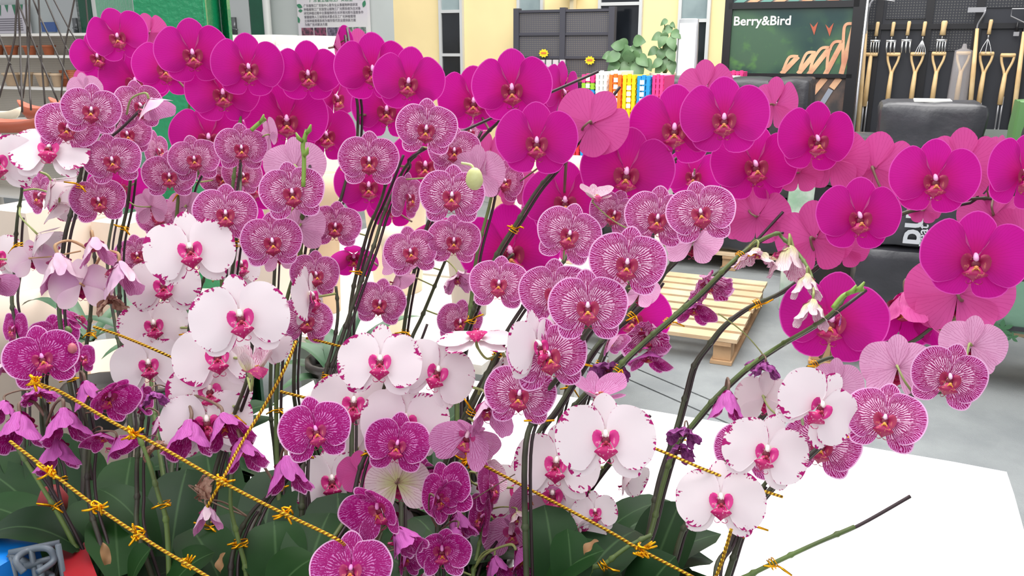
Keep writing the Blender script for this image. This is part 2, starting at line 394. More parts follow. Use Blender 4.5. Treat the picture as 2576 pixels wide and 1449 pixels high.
for (a, b, s, an) in ((0.0, zt-.03, .085, -20), (0.02, zt-.10, .06, 5), (.0, zt-.16, .08, -75), (WP-.02, zt, .08, -110), (WP-.03, zt+.05, .09, 200)):
    ca, sa = math.cos(R(an)), math.sin(R(an)); pts = []
    for t in range(10):
        f = t/9; pts.append((f*s, math.sin(math.pi*f)*s*.28))
    for t in range(1, 9):
        f = 1-t/9; pts.append((f*s, -math.sin(math.pi*f)*s*.28))
    q_ = [(min(max(U0+a+x*ca-y*sa, U0+.003), U1-.003), b+x*sa+y*ca) for x, y in pts]
    printpoly(q_, PGREEN, po, 8.516, 'leaf_print')
V2 = 8.50
U0, _ = onV(-60, 45, V2); U1, _ = onV(67, 45, V2); z0 = onV(30, 84, V2)[1]; z1 = onV(30, 12, V2)[1]
m = MB(); m.box(U0, U1, V2, V2+.05, z0, z1); p2 = tag(m.obj('notice_board', PAPER, smooth=False), 'pale notice board with green leaf garland behind the wires', 'poster')
for k in range(7):
    a = U0+(U1-U0)*(k+.5)/7; h = .1+.05*(k % 2)
    printpoly([(a-.03, z1), (a+.04, z1), (a+.005, z1-h)], PGREEN, p2, V2-.003, 'leaf_print')
for k in range(6): printpoly([(U0+.1, z0+.04+k*.03), (U1-.1, z0+.04+k*.03), (U1-.1, z0+.052+k*.03), (U0+.1, z0+.052+k*.03)], INK, p2, V2-.003, 'text_line')
U0, z1 = onV(107, 56, V2); U1, z0 = onV(145, 80, V2)
m = MB(); m.box(U0, U1, V2-.03, V2, z0, z1); tag(m.obj('blue_notice', mat('blue_board', (66, 98, 158), .5), smooth=False), 'small blue notice above the pot shelves', 'sign')
# grey cabinet doors with lever handles
for (x0, x1, hx, lab) in ((146, 193, 190, 'grey wall cabinet door left of the green column'), (588, 626, 588, 'grey wall cabinet door right of the green column')):
    U0, z0 = onV(x0, 92, 8.52); U1, z1 = onV(x1, -40, 8.52)
    m = MB(); m.box(min(U0, U1), max(U0, U1), 8.5, 8.59, z0-.4, z1); d = tag(m.obj('cabinet_door', mat('cabinet_grey', (186, 190, 190), .5), smooth=False), lab, 'door')
    U, z = onV(hx+2, 65, 8.49); m = MB(); m.box(U-.03, U+.03, 8.46, 8.5, z-.1, z+.1); m.tube([W(U, 8.46, z-.03), W(U+.02, 8.42, z-.03), W(U+.1, 8.42, z-.05)], .012, 6); m.obj('handle', mat('handle_steel', (110, 112, 114), .3, .6), d)
# ceiling light fitting with cord on yellow wall
U, z = onV(1438, -4, 8.5)
m = MB(); m.lathe([(.0, 0), (.05, .01), (.115, .05), (.12, .09), (.0, .12)], W(U, 8.42, z), 20); lp = m.obj('wall_dial', WHITE); tag(lp, 'round white fitting on the yellow wall above the black racks', 'fitting')
m = MB(); m.box(U-.02, U+.02, 8.5, 8.59, z-.35, z+.02); m.obj('conduit', mat('conduit_cream', (240, 226, 190), .6), lp, smooth=False)
# ------------------------------------------------------------------ black mesh racks on the yellow wall
def peg_mat(name, base, hole, scale):
    q = NT(name); uv = q.n('ShaderNodeUVMap'); vm = q.n('ShaderNodeVectorMath', operation='SCALE'); vm.inputs['Scale'].default_value = scale; q.l(uv.outputs[0], vm.inputs[0])
    fr = q.n('ShaderNodeVectorMath', operation='FRACTION'); q.l(vm.outputs[0], fr.inputs[0])
    su = q.n('ShaderNodeVectorMath', operation='SUBTRACT'); q.l(fr.outputs[0], su.inputs[0]); su.inputs[1].default_value = (.5, .5, 0)
    sx = q.n('ShaderNodeSeparateXYZ'); q.l(su.outputs[0], sx.inputs[0])
    d = q.math('MAXIMUM', q.math('ABSOLUTE', sx.outputs[0]), q.math('ABSOLUTE', sx.outputs[1]))
    q.l(q.mix(q.step(d, .26, .2), lin(base), lin(hole)), q.b.inputs['Base Color']); q.b.inputs['Roughness'].default_value = .6
    return q.mat
RACK = mat('rack_black', (66, 66, 76), .5); MESHP = peg_mat('rack_mesh', (78, 78, 88), (122, 116, 104), 52)
def pegpanel(mb_name, m, V, U0, U1, z0, z1, par):
    q = MB(); q.add([W(U0, V, z0), W(U1, V, z0), W(U1, V, z1), W(U0, V, z1)], [(0, 1, 2, 3)], 0, [(U0, z0), (U1, z0), (U1, z1), (U0, z1)])
    q.add([W(U0, V+.01, z0), W(U1, V+.01, z0), W(U1, V+.01, z1), W(U0, V+.01, z1)], [(3, 2, 1, 0)], 0)
    return q.obj(mb_name, m, par, smooth=False)
VR = 8.3
Ua, zt = onV(1301, 30, VR); Ub = onV(1417, 60, VR)[0]; Uc = onV(1540, 60, VR)[0]; zt = onV(1417, 27, VR)[1]
zm = onV(1417, 86, VR)[1]; zb = onV(1417, 145, VR)[1]
m = MB()
for U in (Ua, Ub, Uc): m.box(U-.03, U+.03, VR-.03, VR+.05, 0, zt+.03)
for z in (zt, zm, zb): m.box(Ua+.03, Uc-.03, VR-.02, VR+.02, z-.012, z+.012)
rk = tag(m.obj('mesh_rack', RACK, smooth=False), 'dark grey perforated display rack against the yellow wall', 'rack')
for (a, b) in ((Ua, Ub), (Ub, Uc)):
    for (c, d) in ((zm, zt), (zb, zm), (.4, zb)): pegpanel('mesh_panel', MESHP, VR, a+.03, b-.03, c+.012, d-.012, rk)
m = MB(); U, z = onV(1500, 200, VR-.3); m.box(Ub, Uc, VR-.4, VR-.04, z-.02, z+.01); m.obj('shelf', mat('brown_shelf', (150, 110, 60), .6), rk, smooth=False)
for x, y, lab in ((1368, 134, 'yellow starburst price tag on the left dark rack'), (1484, 152, 'yellow starburst price tag on the right dark rack')):
    U, z = onV(x, y, VR-.05); pts = []
    for k in range(20):
        a = k*math.pi/10; r_ = .042 if k % 2 else .056; pts.append(W(U+r_*1.0*math.cos(a), VR-.05, z+r_*.8*math.sin(a)))
    m = MB(); m.poly(pts, -VA*.004); t_ = tag(m.obj('price_tag', mat('tag_yellow', (240, 214, 40), .5), smooth=False), lab, 'tag', 'starburst tags')
    m = MB(); m.box(U-.028, U+.028, VR-.058, VR-.055, z-.006, z+.012); m.obj('red_print', mat('tag_red', (220, 120, 60), .6), t_, smooth=False)
for k in range(5):
    U, z = onV(1348+k*17, 163, VR-.12); m = MB(); m.box(U-.028, U+.028, VR-.14, VR-.12, z-.14, z+.05); pk = tag(m.obj('hang_packet', mat('packet_white', (206, 200, 204), .5), smooth=False), 'small pale packet hanging on the dark rack', 'packet', 'packets on the dark rack')
    m = MB(); m.box(U-.022, U+.022, VR-.144, VR-.14, z-.12, z-.02); m.obj('print', mat('packet_print', (90, 84, 100), .5, col2=(180, 120, 130), vscale=30), pk, smooth=False)
# ------------------------------------------------------------------ advertising board
VA_ = 7.2
Ua, _ = onV(1832, 60, VA_); Ub, _ = onV(2157, 60, VA_); zt = onV(1990, -60, VA_)[1]; zs = onV(1990, 14, VA_)[1]; zmid = onV(2000, 190, VA_)[1]
BLK = mat('black_steel', (28, 28, 32), .35)
m = MB(); m.box(Ua-.03, Ua+.03, VA_-.03, VA_+.05, 0, zt); m.box(Ub-.04, Ub+.04, VA_-.03, VA_+.05, 0, zt); m.box(Ua, Ub, VA_-.03, VA_+.03, zs-.02, zs+.03); m.box(Ua, Ub, VA_-.03, VA_+.03, zmid-.015, zmid+.015)
ad = tag(m.obj('display_board', BLK, smooth=False), 'black framed garden tool advertisement board with white lettering', 'sign')
m = MB(); m.tube([W(Ub+.055, VA_-.02, 0), W(Ub+.055, VA_-.02, zt)], .012, 8); m.obj('bright_edge', mat('chrome', (200, 200, 204), .2, .9), ad)
def advert(name):
    q = NT(name); oc = q.objco(); n1 = q.step(q.noise(oc, 1.6, 2), .42, .62); n2 = q.step(q.noise(oc, 12, 3), .5, .75)
    sx = q.n('ShaderNodeSeparateXYZ'); q.l(oc, sx.inputs[0]); g = q.step(sx.outputs[2], 1.9, 1.35)
    c = q.mix(n1, lin((30, 62, 62)), lin((66, 98, 76))); c = q.mix(q.math('MULTIPLY', q.math('MULTIPLY', n2, g), .7), c, lin((92, 146, 70)))
    q.l(c, q.b.inputs['Base Color']); q.b.inputs['Roughness'].default_value = .35; return q.mat
m = MB(); m.box(Ua+.03, Ub-.04, VA_-.005, VA_+.02, zmid+.015, zs-.02); m.obj('printed_panel', advert('advert_print'), ad, smooth=False)
m = MB(); m.box(Ua+.03, Ub-.04, VA_-.005, VA_+.02, .5, zmid-.015); m.obj('printed_panel', mat('advert_brick', (104, 84, 76), .5, col2=(60, 58, 60), vscale=7), ad, smooth=False)
m = MB(); m.box(Ua+.03, Ub-.04, VA_-.005, VA_+.02, zs+.03, zt); m.obj('printed_panel', mat('advert_top', (60, 80, 84), .5, col2=(170, 150, 140), vscale=12), ad, smooth=False)
HND = mat('printed_wood', (230, 186, 146), .5, col2=(206, 140, 112), vscale=5)
def hpx(pts, mt, par, V, nm, wpx):
    P_ = [Vector((*onV(x, y, V), 0)) for x, y in pts]; P_ = spline(P_, 5); L_ = []; R_ = []
    for i, p in enumerate(P_):
        t = (P_[min(i+1, len(P_)-1)]-P_[max(i-1, 0)]).normalized(); n_ = Vector((-t.y, t.x, 0))*wpx; L_.append(p+n_); R_.append(p-n_)
    mb = MB()
    vs = [W(a.x, V, a.y) for a in L_]+[W(a.x, V, a.y) for a in R_]+[W(a.x, V-.004, a.y) for a in L_]+[W(a.x, V-.004, a.y) for a in R_]
    n = len(P_); fs = []
    for i in range(n-1): fs += [(i, i+1, n+i+1, n+i), (2*n+i, 3*n+i, 3*n+i+1, 2*n+i+1), (i, 2*n+i, 2*n+i+1, i+1), (n+i, n+i+1, 3*n+i+1, 3*n+i)]
    mb.add(vs, fs); return mb.obj(nm, mt, par, smooth=False)
VP = VA_-.007
for (ax, ay, bx, by, lx) in ((2008, 142, 1966, 186, 1978), (2052, 132, 2008, 186, 2022), (2088, 120, 2034, 188, 2052), (2120, 105, 2076, 188, 2090), (2150, 60, 2116, 186, 2128)):
    hpx([(ax, ay), (bx, by)], HND, ad, VP, 'printed_handle', .019)
    hpx([(ax, ay), (ax-22, ay+2), (lx-6, ay+30), (bx+4, by-10)], HND, ad, VP-.001, 'printed_handle', .011)
hpx([(2076, 196), (2040, 240)], HND, ad, VP, 'printed_handle', .024); hpx([(2112, 196), (2092, 222)], HND, ad, VP, 'printed_handle', .024)
GREYP = mat('printed_steel', (150, 156, 170), .4); hpx([(2090, 225), (2062, 270)], GREYP, ad, VP, 'printed_blade', .02); hpx([(2140, 245), (2120, 300)], GREYP, ad, VP, 'printed_blade', .02)
for k, (x, y) in enumerate(((2046, 75), (2085, 78))):
    U, z = onV(x, y, VP); printpoly([(U-.03, z+.05), (U, z+.02), (U+.03, z+.06), (U+.01, z-.04)], mat('print_red_bird', (180, 90, 66), .5), ad, VP, 'bird_print')
for k in range(9): hpx([(1850+k*33, 12), (1880+k*33, -8)], HND if k % 2 else mat('print_teal', (110, 160, 150), .5), ad, VP, 'printed_handle', .022)
U, z = onV(1916, 63, VP); t_ = text('Berry&Bird', 'lettering', mat('print_white', (238, 238, 234), .5), .098, W(U, VP, z), ROTW, ad, bold=.0018)
# ------------------------------------------------------------------ tool wall
VT = 7.45
Ua, _ = onV(2172, 60, VT); Ub, _ = onV(2760, 60, VT); zt = 2.9
TMESH = peg_mat('tool_wall_mesh', (44, 46, 54), (86, 86, 86), 50); TDARK = mat('tool_wall_panel', (44, 46, 54), .5)
m = MB(); m.box(Ua, Ub, VT+.02, VT+.06, 0, zt); tw = tag(m.obj('tool_wall', TDARK, smooth=False), 'black perforated tool display wall at upper right', 'display wall')
for x0, x1, y0, y1 in ((2176, 2206, -60, 130), (2228, 2330, -60, 48), (2345, 2458, -60, 128), (2470, 2576, -60, 20)):
    a, _ = onV(x0, 40, VT); b, _ = onV(x1, 40, VT); z1 = onV(x0, y0, VT)[1]; z0 = onV(x0, y1, VT)[1]; pegpanel('mesh_panel', TMESH, VT+.012, a, b, z0, z1, tw)
for x in (2212, 2338, 2464, 2590):
    U, _ = onV(x, 40, VT); m = MB(); m.box(U-.025, U+.025, VT-.0, VT+.02, 0, zt); m.obj('post', BLK, tw, smooth=False)
m = MB(); z = onV(2400, 66, VT)[1]; m.box(Ua, Ub, VT-.005, VT+.02, z-.02, z+.02); m.obj('cross_rail', BLK, tw, smooth=False)
WOOD = mat('ash_handle', (236, 206, 156), .5, col2=(216, 180, 128), vscale=6); STEEL = mat('bright_steel', (205, 206, 208), .25, .8); STEELM = mat('satin_steel', (170, 170, 174), .35, .7)
VTT = VT-.05
def P(x, y, V=VTT): U, z = onV(x, y, V); return W(U, V, z)
def U2(x, y, V=VTT): return onV(x, y, V)
hand = ((2209, 55, 'four', 'leftmost'), (2249, 55, 'three', 'second'), (2288, 53, 'three', 'third'), (2328, 54, 'rake', 'fourth'), (2377, 52, 'double', 'fifth'), (2494, 49, 'claw', 'last'))
words_ = {'four': 'hand fork with four slim tines, leftmost of the small tools', 'three': None, 'rake': 'hand rake with thin wire tines on the tool wall', 'double': 'bundled hand fork with wide pale handle on the tool wall', 'claw': 'small three-pronged hand cultivator right of the long hoe'}
for i, (x, y, ty, nm) in enumerate(hand):
    U, z = U2(x, y)
    hw = .022 if ty == 'double' else .014
    mh = MB(); mh.tube([W(U, VTT, z), W(U, VTT, z-.012), W(U-.002, VTT, z-.06), W(U-.003, VTT, z-.105)], [hw*.7, hw, hw*.85, hw], 10)
    lab = words_[ty] or ('bright three-tined hand fork, second small tool from the left' if i == 1 else 'bright three-tined hand fork, third small tool from the left')
    root = tag(empty('hand_fork' if ty != 'rake' else 'hand_rake', W(U, VTT, z-.2)), lab, 'garden tool', 'small hand tools on the wall')
    o = mh.obj('handle', WOOD, root, off=root.location)
    m = MB(); m.tube([W(U-.003, VTT, z-.105), W(U-.004, VTT-.006, z-.135)], .006, 6)
    n = {'four': 4, 'three': 3, 'rake': 5, 'double': 4, 'claw': 3}[ty]; zz = z-.135
    if ty in ('four', 'three', 'double'):
        wd = .036; m.box(U-.004-wd, U-.004+wd, VTT-.012, VTT-.004, zz-.02, zz)
        for k in range(n):
            a = U-.004+(-1+2*k/(n-1))*(wd-.008); b_ = a*1.0+.004
            m.tube([W(a, VTT-.008, zz-.015), W(a, VTT-.016, zz-.06), W(b_, VTT-.01, zz-.105)], [.008 if n == 3 else .005, .008 if n == 3 else .005, .003], 6)
    else:
        for k in range(n):
            f = -1+2*k/(n-1); m.tube([W(U-.004, VTT-.006, zz), W(U-.006+f*.026, VTT-.01, zz-.06), W(U-.008+f*.036, VTT-.02, zz-.1), W(U-.01+f*.036, VTT-.04, zz-.105)], .003, 5)
    m.obj('tines', STEEL, root, off=root.location)
sh = ((2191, 137, 'T', 'half-moon lawn edger with T handle, leftmost short-handled tool'), (2248, 137, 'Y', 'spade with wooden D handle, first right of the half-moon edger'), (2308, 136, 'Y', 'spade with wooden D handle, second right of the half-moon edger'), (2362, 135, 'Y', 'spade with wooden D handle, third right of the half-moon edger'),
      (2424, 134, 'B', 'spade with D handle wrapped in clear plastic sleeve'), (2482, 135, 'Y', 'spade with wooden D handle right of the long hoe'), (2536, 139, 'Y', 'large spade with wide bright blade at far right'))
for i, (x, y, ty, lab) in enumerate(sh):
    U, z = U2(x, y); root = tag(empty('spade' if ty != 'T' else 'lawn_edger', W(U, VTT, z-.95)), lab, 'garden tool', 'long tools hanging on the wall')
    m = MB(); gw = .05
    m.tube([W(U-gw, VTT, z), W(U-gw*.9, VTT, z), W(U+gw*.9, VTT, z), W(U+gw, VTT, z)], [.01, .015, .015, .01], 10)
    m.obj('grip', WOOD, root, off=root.location)
    m = MB()
    if ty != 'T':
        for s_ in (-1, 1): m.tube(spline([W(U+s_*gw*.85, VTT, z), W(U+s_*gw*.7, VTT, z-.05), W(U+s_*.012, VTT, z-.115), W(U, VTT, z-.17)], 4), .0095, 8)
    m.tube([W(U, VTT, z if ty == 'T' else z-.13), W(U-.003, VTT, z-.25), W(U-.004, VTT, z-.40 if i != 6 else z-.36)], [.014, .018, .019], 10)
    m.obj('shaft', WOOD, root, off=root.location)
    m = MB(); zb_ = z-.40 if i != 6 else z-.34
    for s_ in (-1, 1): m.tube([W(U+s_*.012, VTT, zb_+.04), W(U+s_*.012, VTT, zb_-.22)], .007, 6)
    m.obj('socket', STEELM, root, off=root.location)
    zc = zb_-.22; pts = []
    if ty == 'T':
        for k in range(13): a = math.pi+k*math.pi/12; pts.append((U+.1*math.cos(a), zc+.085*math.sin(a)))
    else:
        bw = .1 if i == 6 else .082
        pts = [(U-bw, zc+.015), (U-bw, zc-.14)]+[(U+bw*math.cos(math.pi+k*math.pi/8), zc-.17+.07*math.sin(math.pi+k*math.pi/8)) for k in range(1, 8)]+[(U+bw, zc-.14), (U+bw, zc+.015)]
    m = MB(); m.poly([W(a, VTT-.008, b) for a, b in pts], VA*.006); m.obj('blade', STEEL if ty != 'T' else STEELM, root, smooth=False, off=root.location)
    if ty == 'B':
        m = MB(); n = 10; prof = []
        for j, (zz, r1) in enumerate(((z+.07, .012), (z+.035, .02), (z+.02, .062), (z-.2, .068), (z-.42, .074), (z-.7, .09))):
            prof.append([W(U+r1*math.cos(2*math.pi*k/n), VTT+r1*.4*math.sin(2*math.pi*k/n)-.0, zz) for k in range(n)])
        vs = [p for r_ in prof for p in r_]; m.add(vs, [(j*n+k, j*n+(k+1) % n, (j+1)*n+(k+1) % n, (j+1)*n+k) for j in range(5) for k in range(n)])
        m.obj('plastic_sleeve', glass('clear_sleeve', (200, 196, 200), .2, .35), root, off=root.location)
def longtool(top, bot, head, lab, nm):
    U, z = U2(*top); U1_, z1_ = U2(*bot); root = tag(empty(nm, W(U1_, VTT-.03, z1_)), lab, 'garden tool', 'long tools hanging on the wall')
    a, b = W(U, VTT-.05, z), W(U1_, VTT-.05, z1_); m = MB(); m.tube([a, a.lerp(b, .5), b], [.012, .017, .017], 10); m.obj('shaft', WOOD, root, off=root.location)
    m = MB(); head(m, U, z); m.obj('head', STEELM, root, smooth=False, off=root.location)
longtool((2457, 72), (2436, 300), lambda m, U, z: (m.tube(spline([W(U, VTT-.05, z-.02), W(U, VTT-.05, z+.03), W(U+.03, VTT-.06, z+.1), W(U+.035, VTT-.05, z+.13)], 4), .006, 6), m.box(U-.08, U+.04, VTT-.05, VTT-.044, z+.115, z+.15)), 'long wooden-handled draw hoe standing between the D handles', 'draw_hoe')
longtool((2179, 78), (2157, 345), lambda m, U, z: (m.tube(spline([W(U, VTT-.05, z-.02), W(U-.005, VTT-.05, z+.1), W(U+.01, VTT-.06, z+.2), W(U+.05, VTT-.05, z+.25)], 4), [.014]*4+[.012]*4+[.008]*5, 6), m.tube([W(U+.03, VTT-.05, z+.24), W(U+.18, VTT-.05, z+.215)], .004, 5)), 'long pole tool with curved steel neck beside the advertisement board', 'pole_hoe')
longtool((2574, 80), (2544, 318), lambda m, U, z: (m.tube([W(U, VTT-.05, z), W(U+.0, VTT-.05, z+.06), W(U-.1, VTT-.05, z+.11), W(U-.1, VTT-.05, z+.16), W(U+.12, VTT-.05, z+.16), W(U+.12, VTT-.05, z+.11), W(U, VTT-.05, z+.06)], .005, 6)), 'long wooden-handled weeder with square wire head at right edge', 'loop_weeder')
U, z = U2(2561, 55); root = tag(empty('hand_brush', W(U, VTT, z-.1)), 'tiny black handled brush hanging at far right', 'garden tool')
m = MB(); m.tube([W(U, VTT, z), W(U, VTT, z-.07)], [.006, .012], 8); m.obj('handle', BLK, root, off=root.location); m = MB(); m.box(U-.018, U+.018, VTT-.01, VTT+.01, z-.1, z-.07); m.obj('bristles', STEELM, root, smooth=False, off=root.location)
# ------------------------------------------------------------------ pallets and peat bales
PINE = mat('pale_pine', (226, 200, 166), .7, col2=(206, 176, 140), vscale=4, bump=.3, bscale=30)
PINED = mat('aged_pine', (196, 160, 122), .75, col2=(170, 134, 100), vscale=5, bump=.3, bscale=30)
def pallet(U0, U1, V0, V1, n, lab, zt=.145):
    root = tag(empty('pallet', W((U0+U1)/2, (V0+V1)/2, 0)), lab, 'pallet'); L = root.location
    st = (V1-V0)/n
    for k in range(n):
        m = MB(); a = V0+k*st; m.box(U0+rr.uniform(0, .01), U1-rr.uniform(0, .01), a, a+st*.72, zt-.02, zt); m.obj('slat', PINE, root, smooth=False, off=L)
    for U in (U0+.03, (U0+U1)/2, U1-.12):
        m = MB(); m.box(U, U+.09, V0, V1, zt-.042, zt-.022); m.obj('stringer', PINED, root, smooth=False, off=L)
        m = MB(); m.box(U-.01, U+.1, V0, V1, 0.002, .02); m.obj('runner', PINED, root, smooth=False, off=L)
        for V in (V0+.02, (V0+V1)/2-.05, V1-.14):
            m = MB(); m.box(U, U+.09, V, V+.11, .022, zt-.044); m.obj('block', PINED, root, smooth=False, off=L)
p = onZ(1855, 856, .145); U1, V0 = p.dot(UA), p.dot(VA)
pallet(U1-1.2, U1, V0, V0+1.25, 9, 'bare slatted wooden pallet on the grey floor behind the stems')
BLACKP = mat('black_wrap', (58, 58, 64), .34, spec=.6, vary=.3, vscale=4, bump=.5, bscale=14)
PRINTW = mat('bale_print', (196, 198, 204), .5)
def bale(U0, U1, V0, V1, z0, z1, lab, mt=BLACKP, seed=0, label_pl=True):
    m = MB(); rbox(m, U0, U1, V0, V1, z0, z1, .035, 12, .018, seed); b = tag(m.obj('peat_bale', mt), lab, 'bale', 'peat bales'); 
    if label_pl:
        a = U0+(U1-U0)*.32; c = U0+(U1-U0)*.68; q = MB(); q.box(a, c, V0+.1, V1-.12, z1+.001, z1+.009); q.obj('paper_label', mat('label_white', (230, 230, 226), .5), b, smooth=False)
    return b
# right-hand stack
VS = 4.35
U0, zt = onV(2216, 258, VS); U1, _ = onV(2490, 258, VS)
U0b, _ = onV(2230, 500, VS); U1b, _ = onV(2372, 500, VS); z1 = onV(2300, 392, VS)[1]; z2 = onV(2300, 628, VS)[1]; z3 = onV(2300, 800, VS)[1]
bw = U1-U0
pallet(U0-.22, U0+1.0, VS-.05, VS+.44, 4, 'wooden pallet under the right-hand bale stack', zt=max(.12, z3))
zp = max(.12, z3)
bale(U0, U1, VS, VS+.42, z1+.003, zt, 'black wrapped bale with white top label, uppermost at right', seed=1)
b2 = bale(U0-.02, U1+.0, VS-.005, VS+.42, z2+.003, z1-.003, 'black bale printed with peat moss, middle of the right stack', seed=2, label_pl=False)
bale(onV(2140, 700, VS)[0], U1, VS-.01, VS+.42, zp+.003, z2-.003, 'black bale at the bottom of the right stack', seed=3, label_pl=False)
R90 = ROTW @ Matrix.Rotation(R(90), 4, 'Z')
U, z = onV(2312, 618, VS-.03); text('pup', 'lettering', PRINTW, .155, W(U, VS-.028, z), R90, b2, bold=.003, align='LEFT')
U, z = onV(2328, 622, VS-.03); text('peat moss', 'lettering', PRINTW, .062, W(U, VS-.028, z), R90, b2, bold=.0008, align='LEFT')
GBAG = mat('green_wrap', (118, 156, 134), .35, vary=.12, vscale=3, bump=.3, bscale=12)
a, _ = onV(2378, 650, VS-.0); zz = onV(2450, 792, VS)[1]; zc = onV(2450, 540, VS)[1]
a = U1+.03
m = MB(); rbox(m, a, a+.7, VS-.12, VS+.3, zp+.003, zc, .03, 10, .01, 5); gb = tag(m.obj('green_bale', [GBAG]), 'pale green wrapped bale with black base band at right edge', 'bale')
m = MB(); m.box(a+.005, a+.69, VS-.132, VS-.118, zp+.03, zz); m.obj('black_band', BLACKP, gb, smooth=False)
for (x, y, s_) in ((2520, 828, .05), (2486, 812, .035), (2545, 850, .03)):
    U, z = onV(x, y, VS-.134)
    for an in (90, 150, 30, 210, -30):
        ca, sa = math.cos(R(an)), math.sin(R(an)); pts = []
        for f in (0, .25, .5, .75, 1): pts.append((f*s_, .22*s_*math.sin(math.pi*f)))
        for f in (.75, .5, .25): pts.append((f*s_, -.22*s_*math.sin(math.pi*f)))
        printpoly([(U+x_*ca-y_*sa, z+x_*sa+y_*ca) for x_, y_ in pts], mat('leaf_print_green', (66, 110, 76), .5), gb, VS-.134, 'leaf_print')
m = MB(); rbox(m, a+.15, a+.8, VS-.02, VS+.35, zc+.003, zc+.42, .03, 8, .01, 6); tag(m.obj('peat_bale', BLACKP), 'black bale standing on the green bale at the right edge', 'bale')
m = MB(); U, z = onV(2575, 330, VS+1.2); rbox(m, U-.05, U+.4, VS+1.2, VS+1.5, 0.003, onV(2570, 252, VS+1.2)[1], .04, 8, .02, 7); tag(m.obj('green_sack', mat('sack_green', (96, 140, 86), .4)), 'green sack standing behind the black bales at far right', 'sack')
# crumpled silvery sheets left of the right stack
for k in range(3):
    U, z = onV(2178, 345+k*40, VS+.5); m = MB(); rbox(m, U-.2, U+.22, VS+.45, VS+.95, z-.1, z-.006, .03, 8, .03, 20+k); tag(m.obj('folded_bag', mat('silver_black_film', (88, 88, 92), .25, vary=.5, vscale=14, bump=.8, bscale=20)), ['folded dark plastic sack, top of the pile left of the bales', 'folded dark plastic sack, middle of the pile left of the bales', 'folded dark plastic sack, bottom of the pile left of the bales'][k], 'sack', 'folded plastic sacks')
m = MB(); U, z = onV(2178, 465, VS+.5); rbox(m, U-.26, U+.24, VS+.46, VS+.95, 0.003, z-.1+.09, .02, 6, .0, 9); tag(m.obj('black_crate', BLK), 'black block under the folded plastic sacks', 'crate')
# middle stack (behind the central magenta flowers)
VM = 6.08
U0, _ = onV(1644, 200, VM); U1, _ = onV(2040, 200, VM); zt = onV(1850, 196, VM)[1]
pallet(U0-.02, U1+.1, VM-.02, VM+1.0, 8, 'pallet under the far black bale stack', zt=.13)
hh = (zt-.135)/3
names_ = ['lowest', 'middle', 'top']; Um = (U0+U1)/2+.28
for k in range(3):
    for j, (a, b) in enumerate(((U0, Um-.004), (Um+.004, U1))):
        bb = bale(a, b, VM, VM+.5, .135+k*hh+.003, .135+(k+1)*hh-.003, 'black peat bale of the far stack, %s row, %s side' % (names_[k], ('left', 'right')[j]), seed=30+k*2+j, label_pl=(k == 2 and j == 0))
        if k == 2 and j == 0:
            U, z = onV(1714, 222, VM); text('pup', 'lettering', PRINTW, .09, W(U, VM-.026, z), ROTW, bb, bold=.002, align='LEFT')
# green printed sheets near the pallets
U, z = onV(2020, 500, 5.2); m = MB(); rbox(m, U-.09, U+.12, 5.2, 5.4, 0.003, z+.12, .02, 6, .012, 12); tag(m.obj('wrapped_pack', mat('clear_green_wrap', (150, 184, 160), .2, col2=(206, 220, 210), vscale=9)), 'clear wrapped pale green pack between the bale stacks', 'pack')
# ------------------------------------------------------------------ colour basket stacks
VK = 5.4
def basket(U0, U1, V0, V1, z0, z1, cmat, lab, tags):
    m = MB(); nr = max(3, int((U1-U0)/.028)); step = (U1-U0)/nr
    root = tag(empty('basket_stack', W((U0+U1)/2, (V0+V1)/2, z0)), lab, 'basket', 'stacked plastic baskets on the rack'); L = root.location
    m.box(U0, U1, V0+.02, V1, z0, z1-.005)
    m.obj('basket_body', cmat, root, smooth=False, off=L)
    m = MB()
    for k in range(nr):
        a = U0+k*step; m.box(a+step*.12, a+step*.88, V0, V0+.02, z0, z1+(.006 if k % 2 else 0))
    nz = max(2, int((z1-z0)/.035))
    for k in range(nz):
        z = z0+(z1-z0)*(k+.5)/nz; m.box(U0, U1, V0+.006, V0+.026, z-.006, z+.006)
    m.obj('ribs', cmat, root, smooth=False, off=L)
    for (tu, tz) in tags:
        q = MB(); U = U0+(U1-U0)*tu; q.box(U-.014, U+.014, V0-.004, V0, tz-.014, tz+.014); q.obj('price_sticker', mat('sticker_white', (244, 236, 230), .5), root, smooth=False, off=L)
def zk(y): return onV(1550, y, VK)[1]
def uk(x): return onV(x, 230, VK)[0]
PK = mat('basket_pink', (236, 60, 140), .45); LG = mat('basket_lime', (150, 200, 50), .45); BL = mat('basket_blue', (36, 150, 214), .45); WB_ = mat('basket_white', (242, 242, 238), .45)
OR = mat('basket_orange', (250, 120, 36), .45); YE = mat('basket_yellow', (252, 206, 14), .45); RD = mat('basket_red', (220, 50, 60), .45)
basket(uk(1462), uk(1495), VK, VK+.3, zk(209), zk(188), PK, 'pink basket, topmost of the leftmost colour stack', [(.5, zk(199))])
basket(uk(1462), uk(1495), VK, VK+.3, zk(226), zk(210), LG, 'lime basket under the pink one in the leftmost stack', [(.5, zk(217))])
basket(uk(1462), uk(1495), VK, VK+.3, zk(420), zk(227), BL, 'blue baskets at the bottom of the leftmost colour stack', [])
basket(uk(1497), uk(1527), VK, VK+.3, zk(420), zk(180), WB_, 'white nested baskets right of the leftmost colour stack', [])
basket(uk(1529), uk(1556), VK+.04, VK+.34, zk(420), zk(178), WB_, 'taller white nested baskets beside the orange stack', [])
basket(uk(1533), uk(1565), VK-.02, VK+.02, zk(420), zk(188), OR, 'orange nested basket stack with square stickers', [(.55, zk(201+17*k)) for k in range(4)])
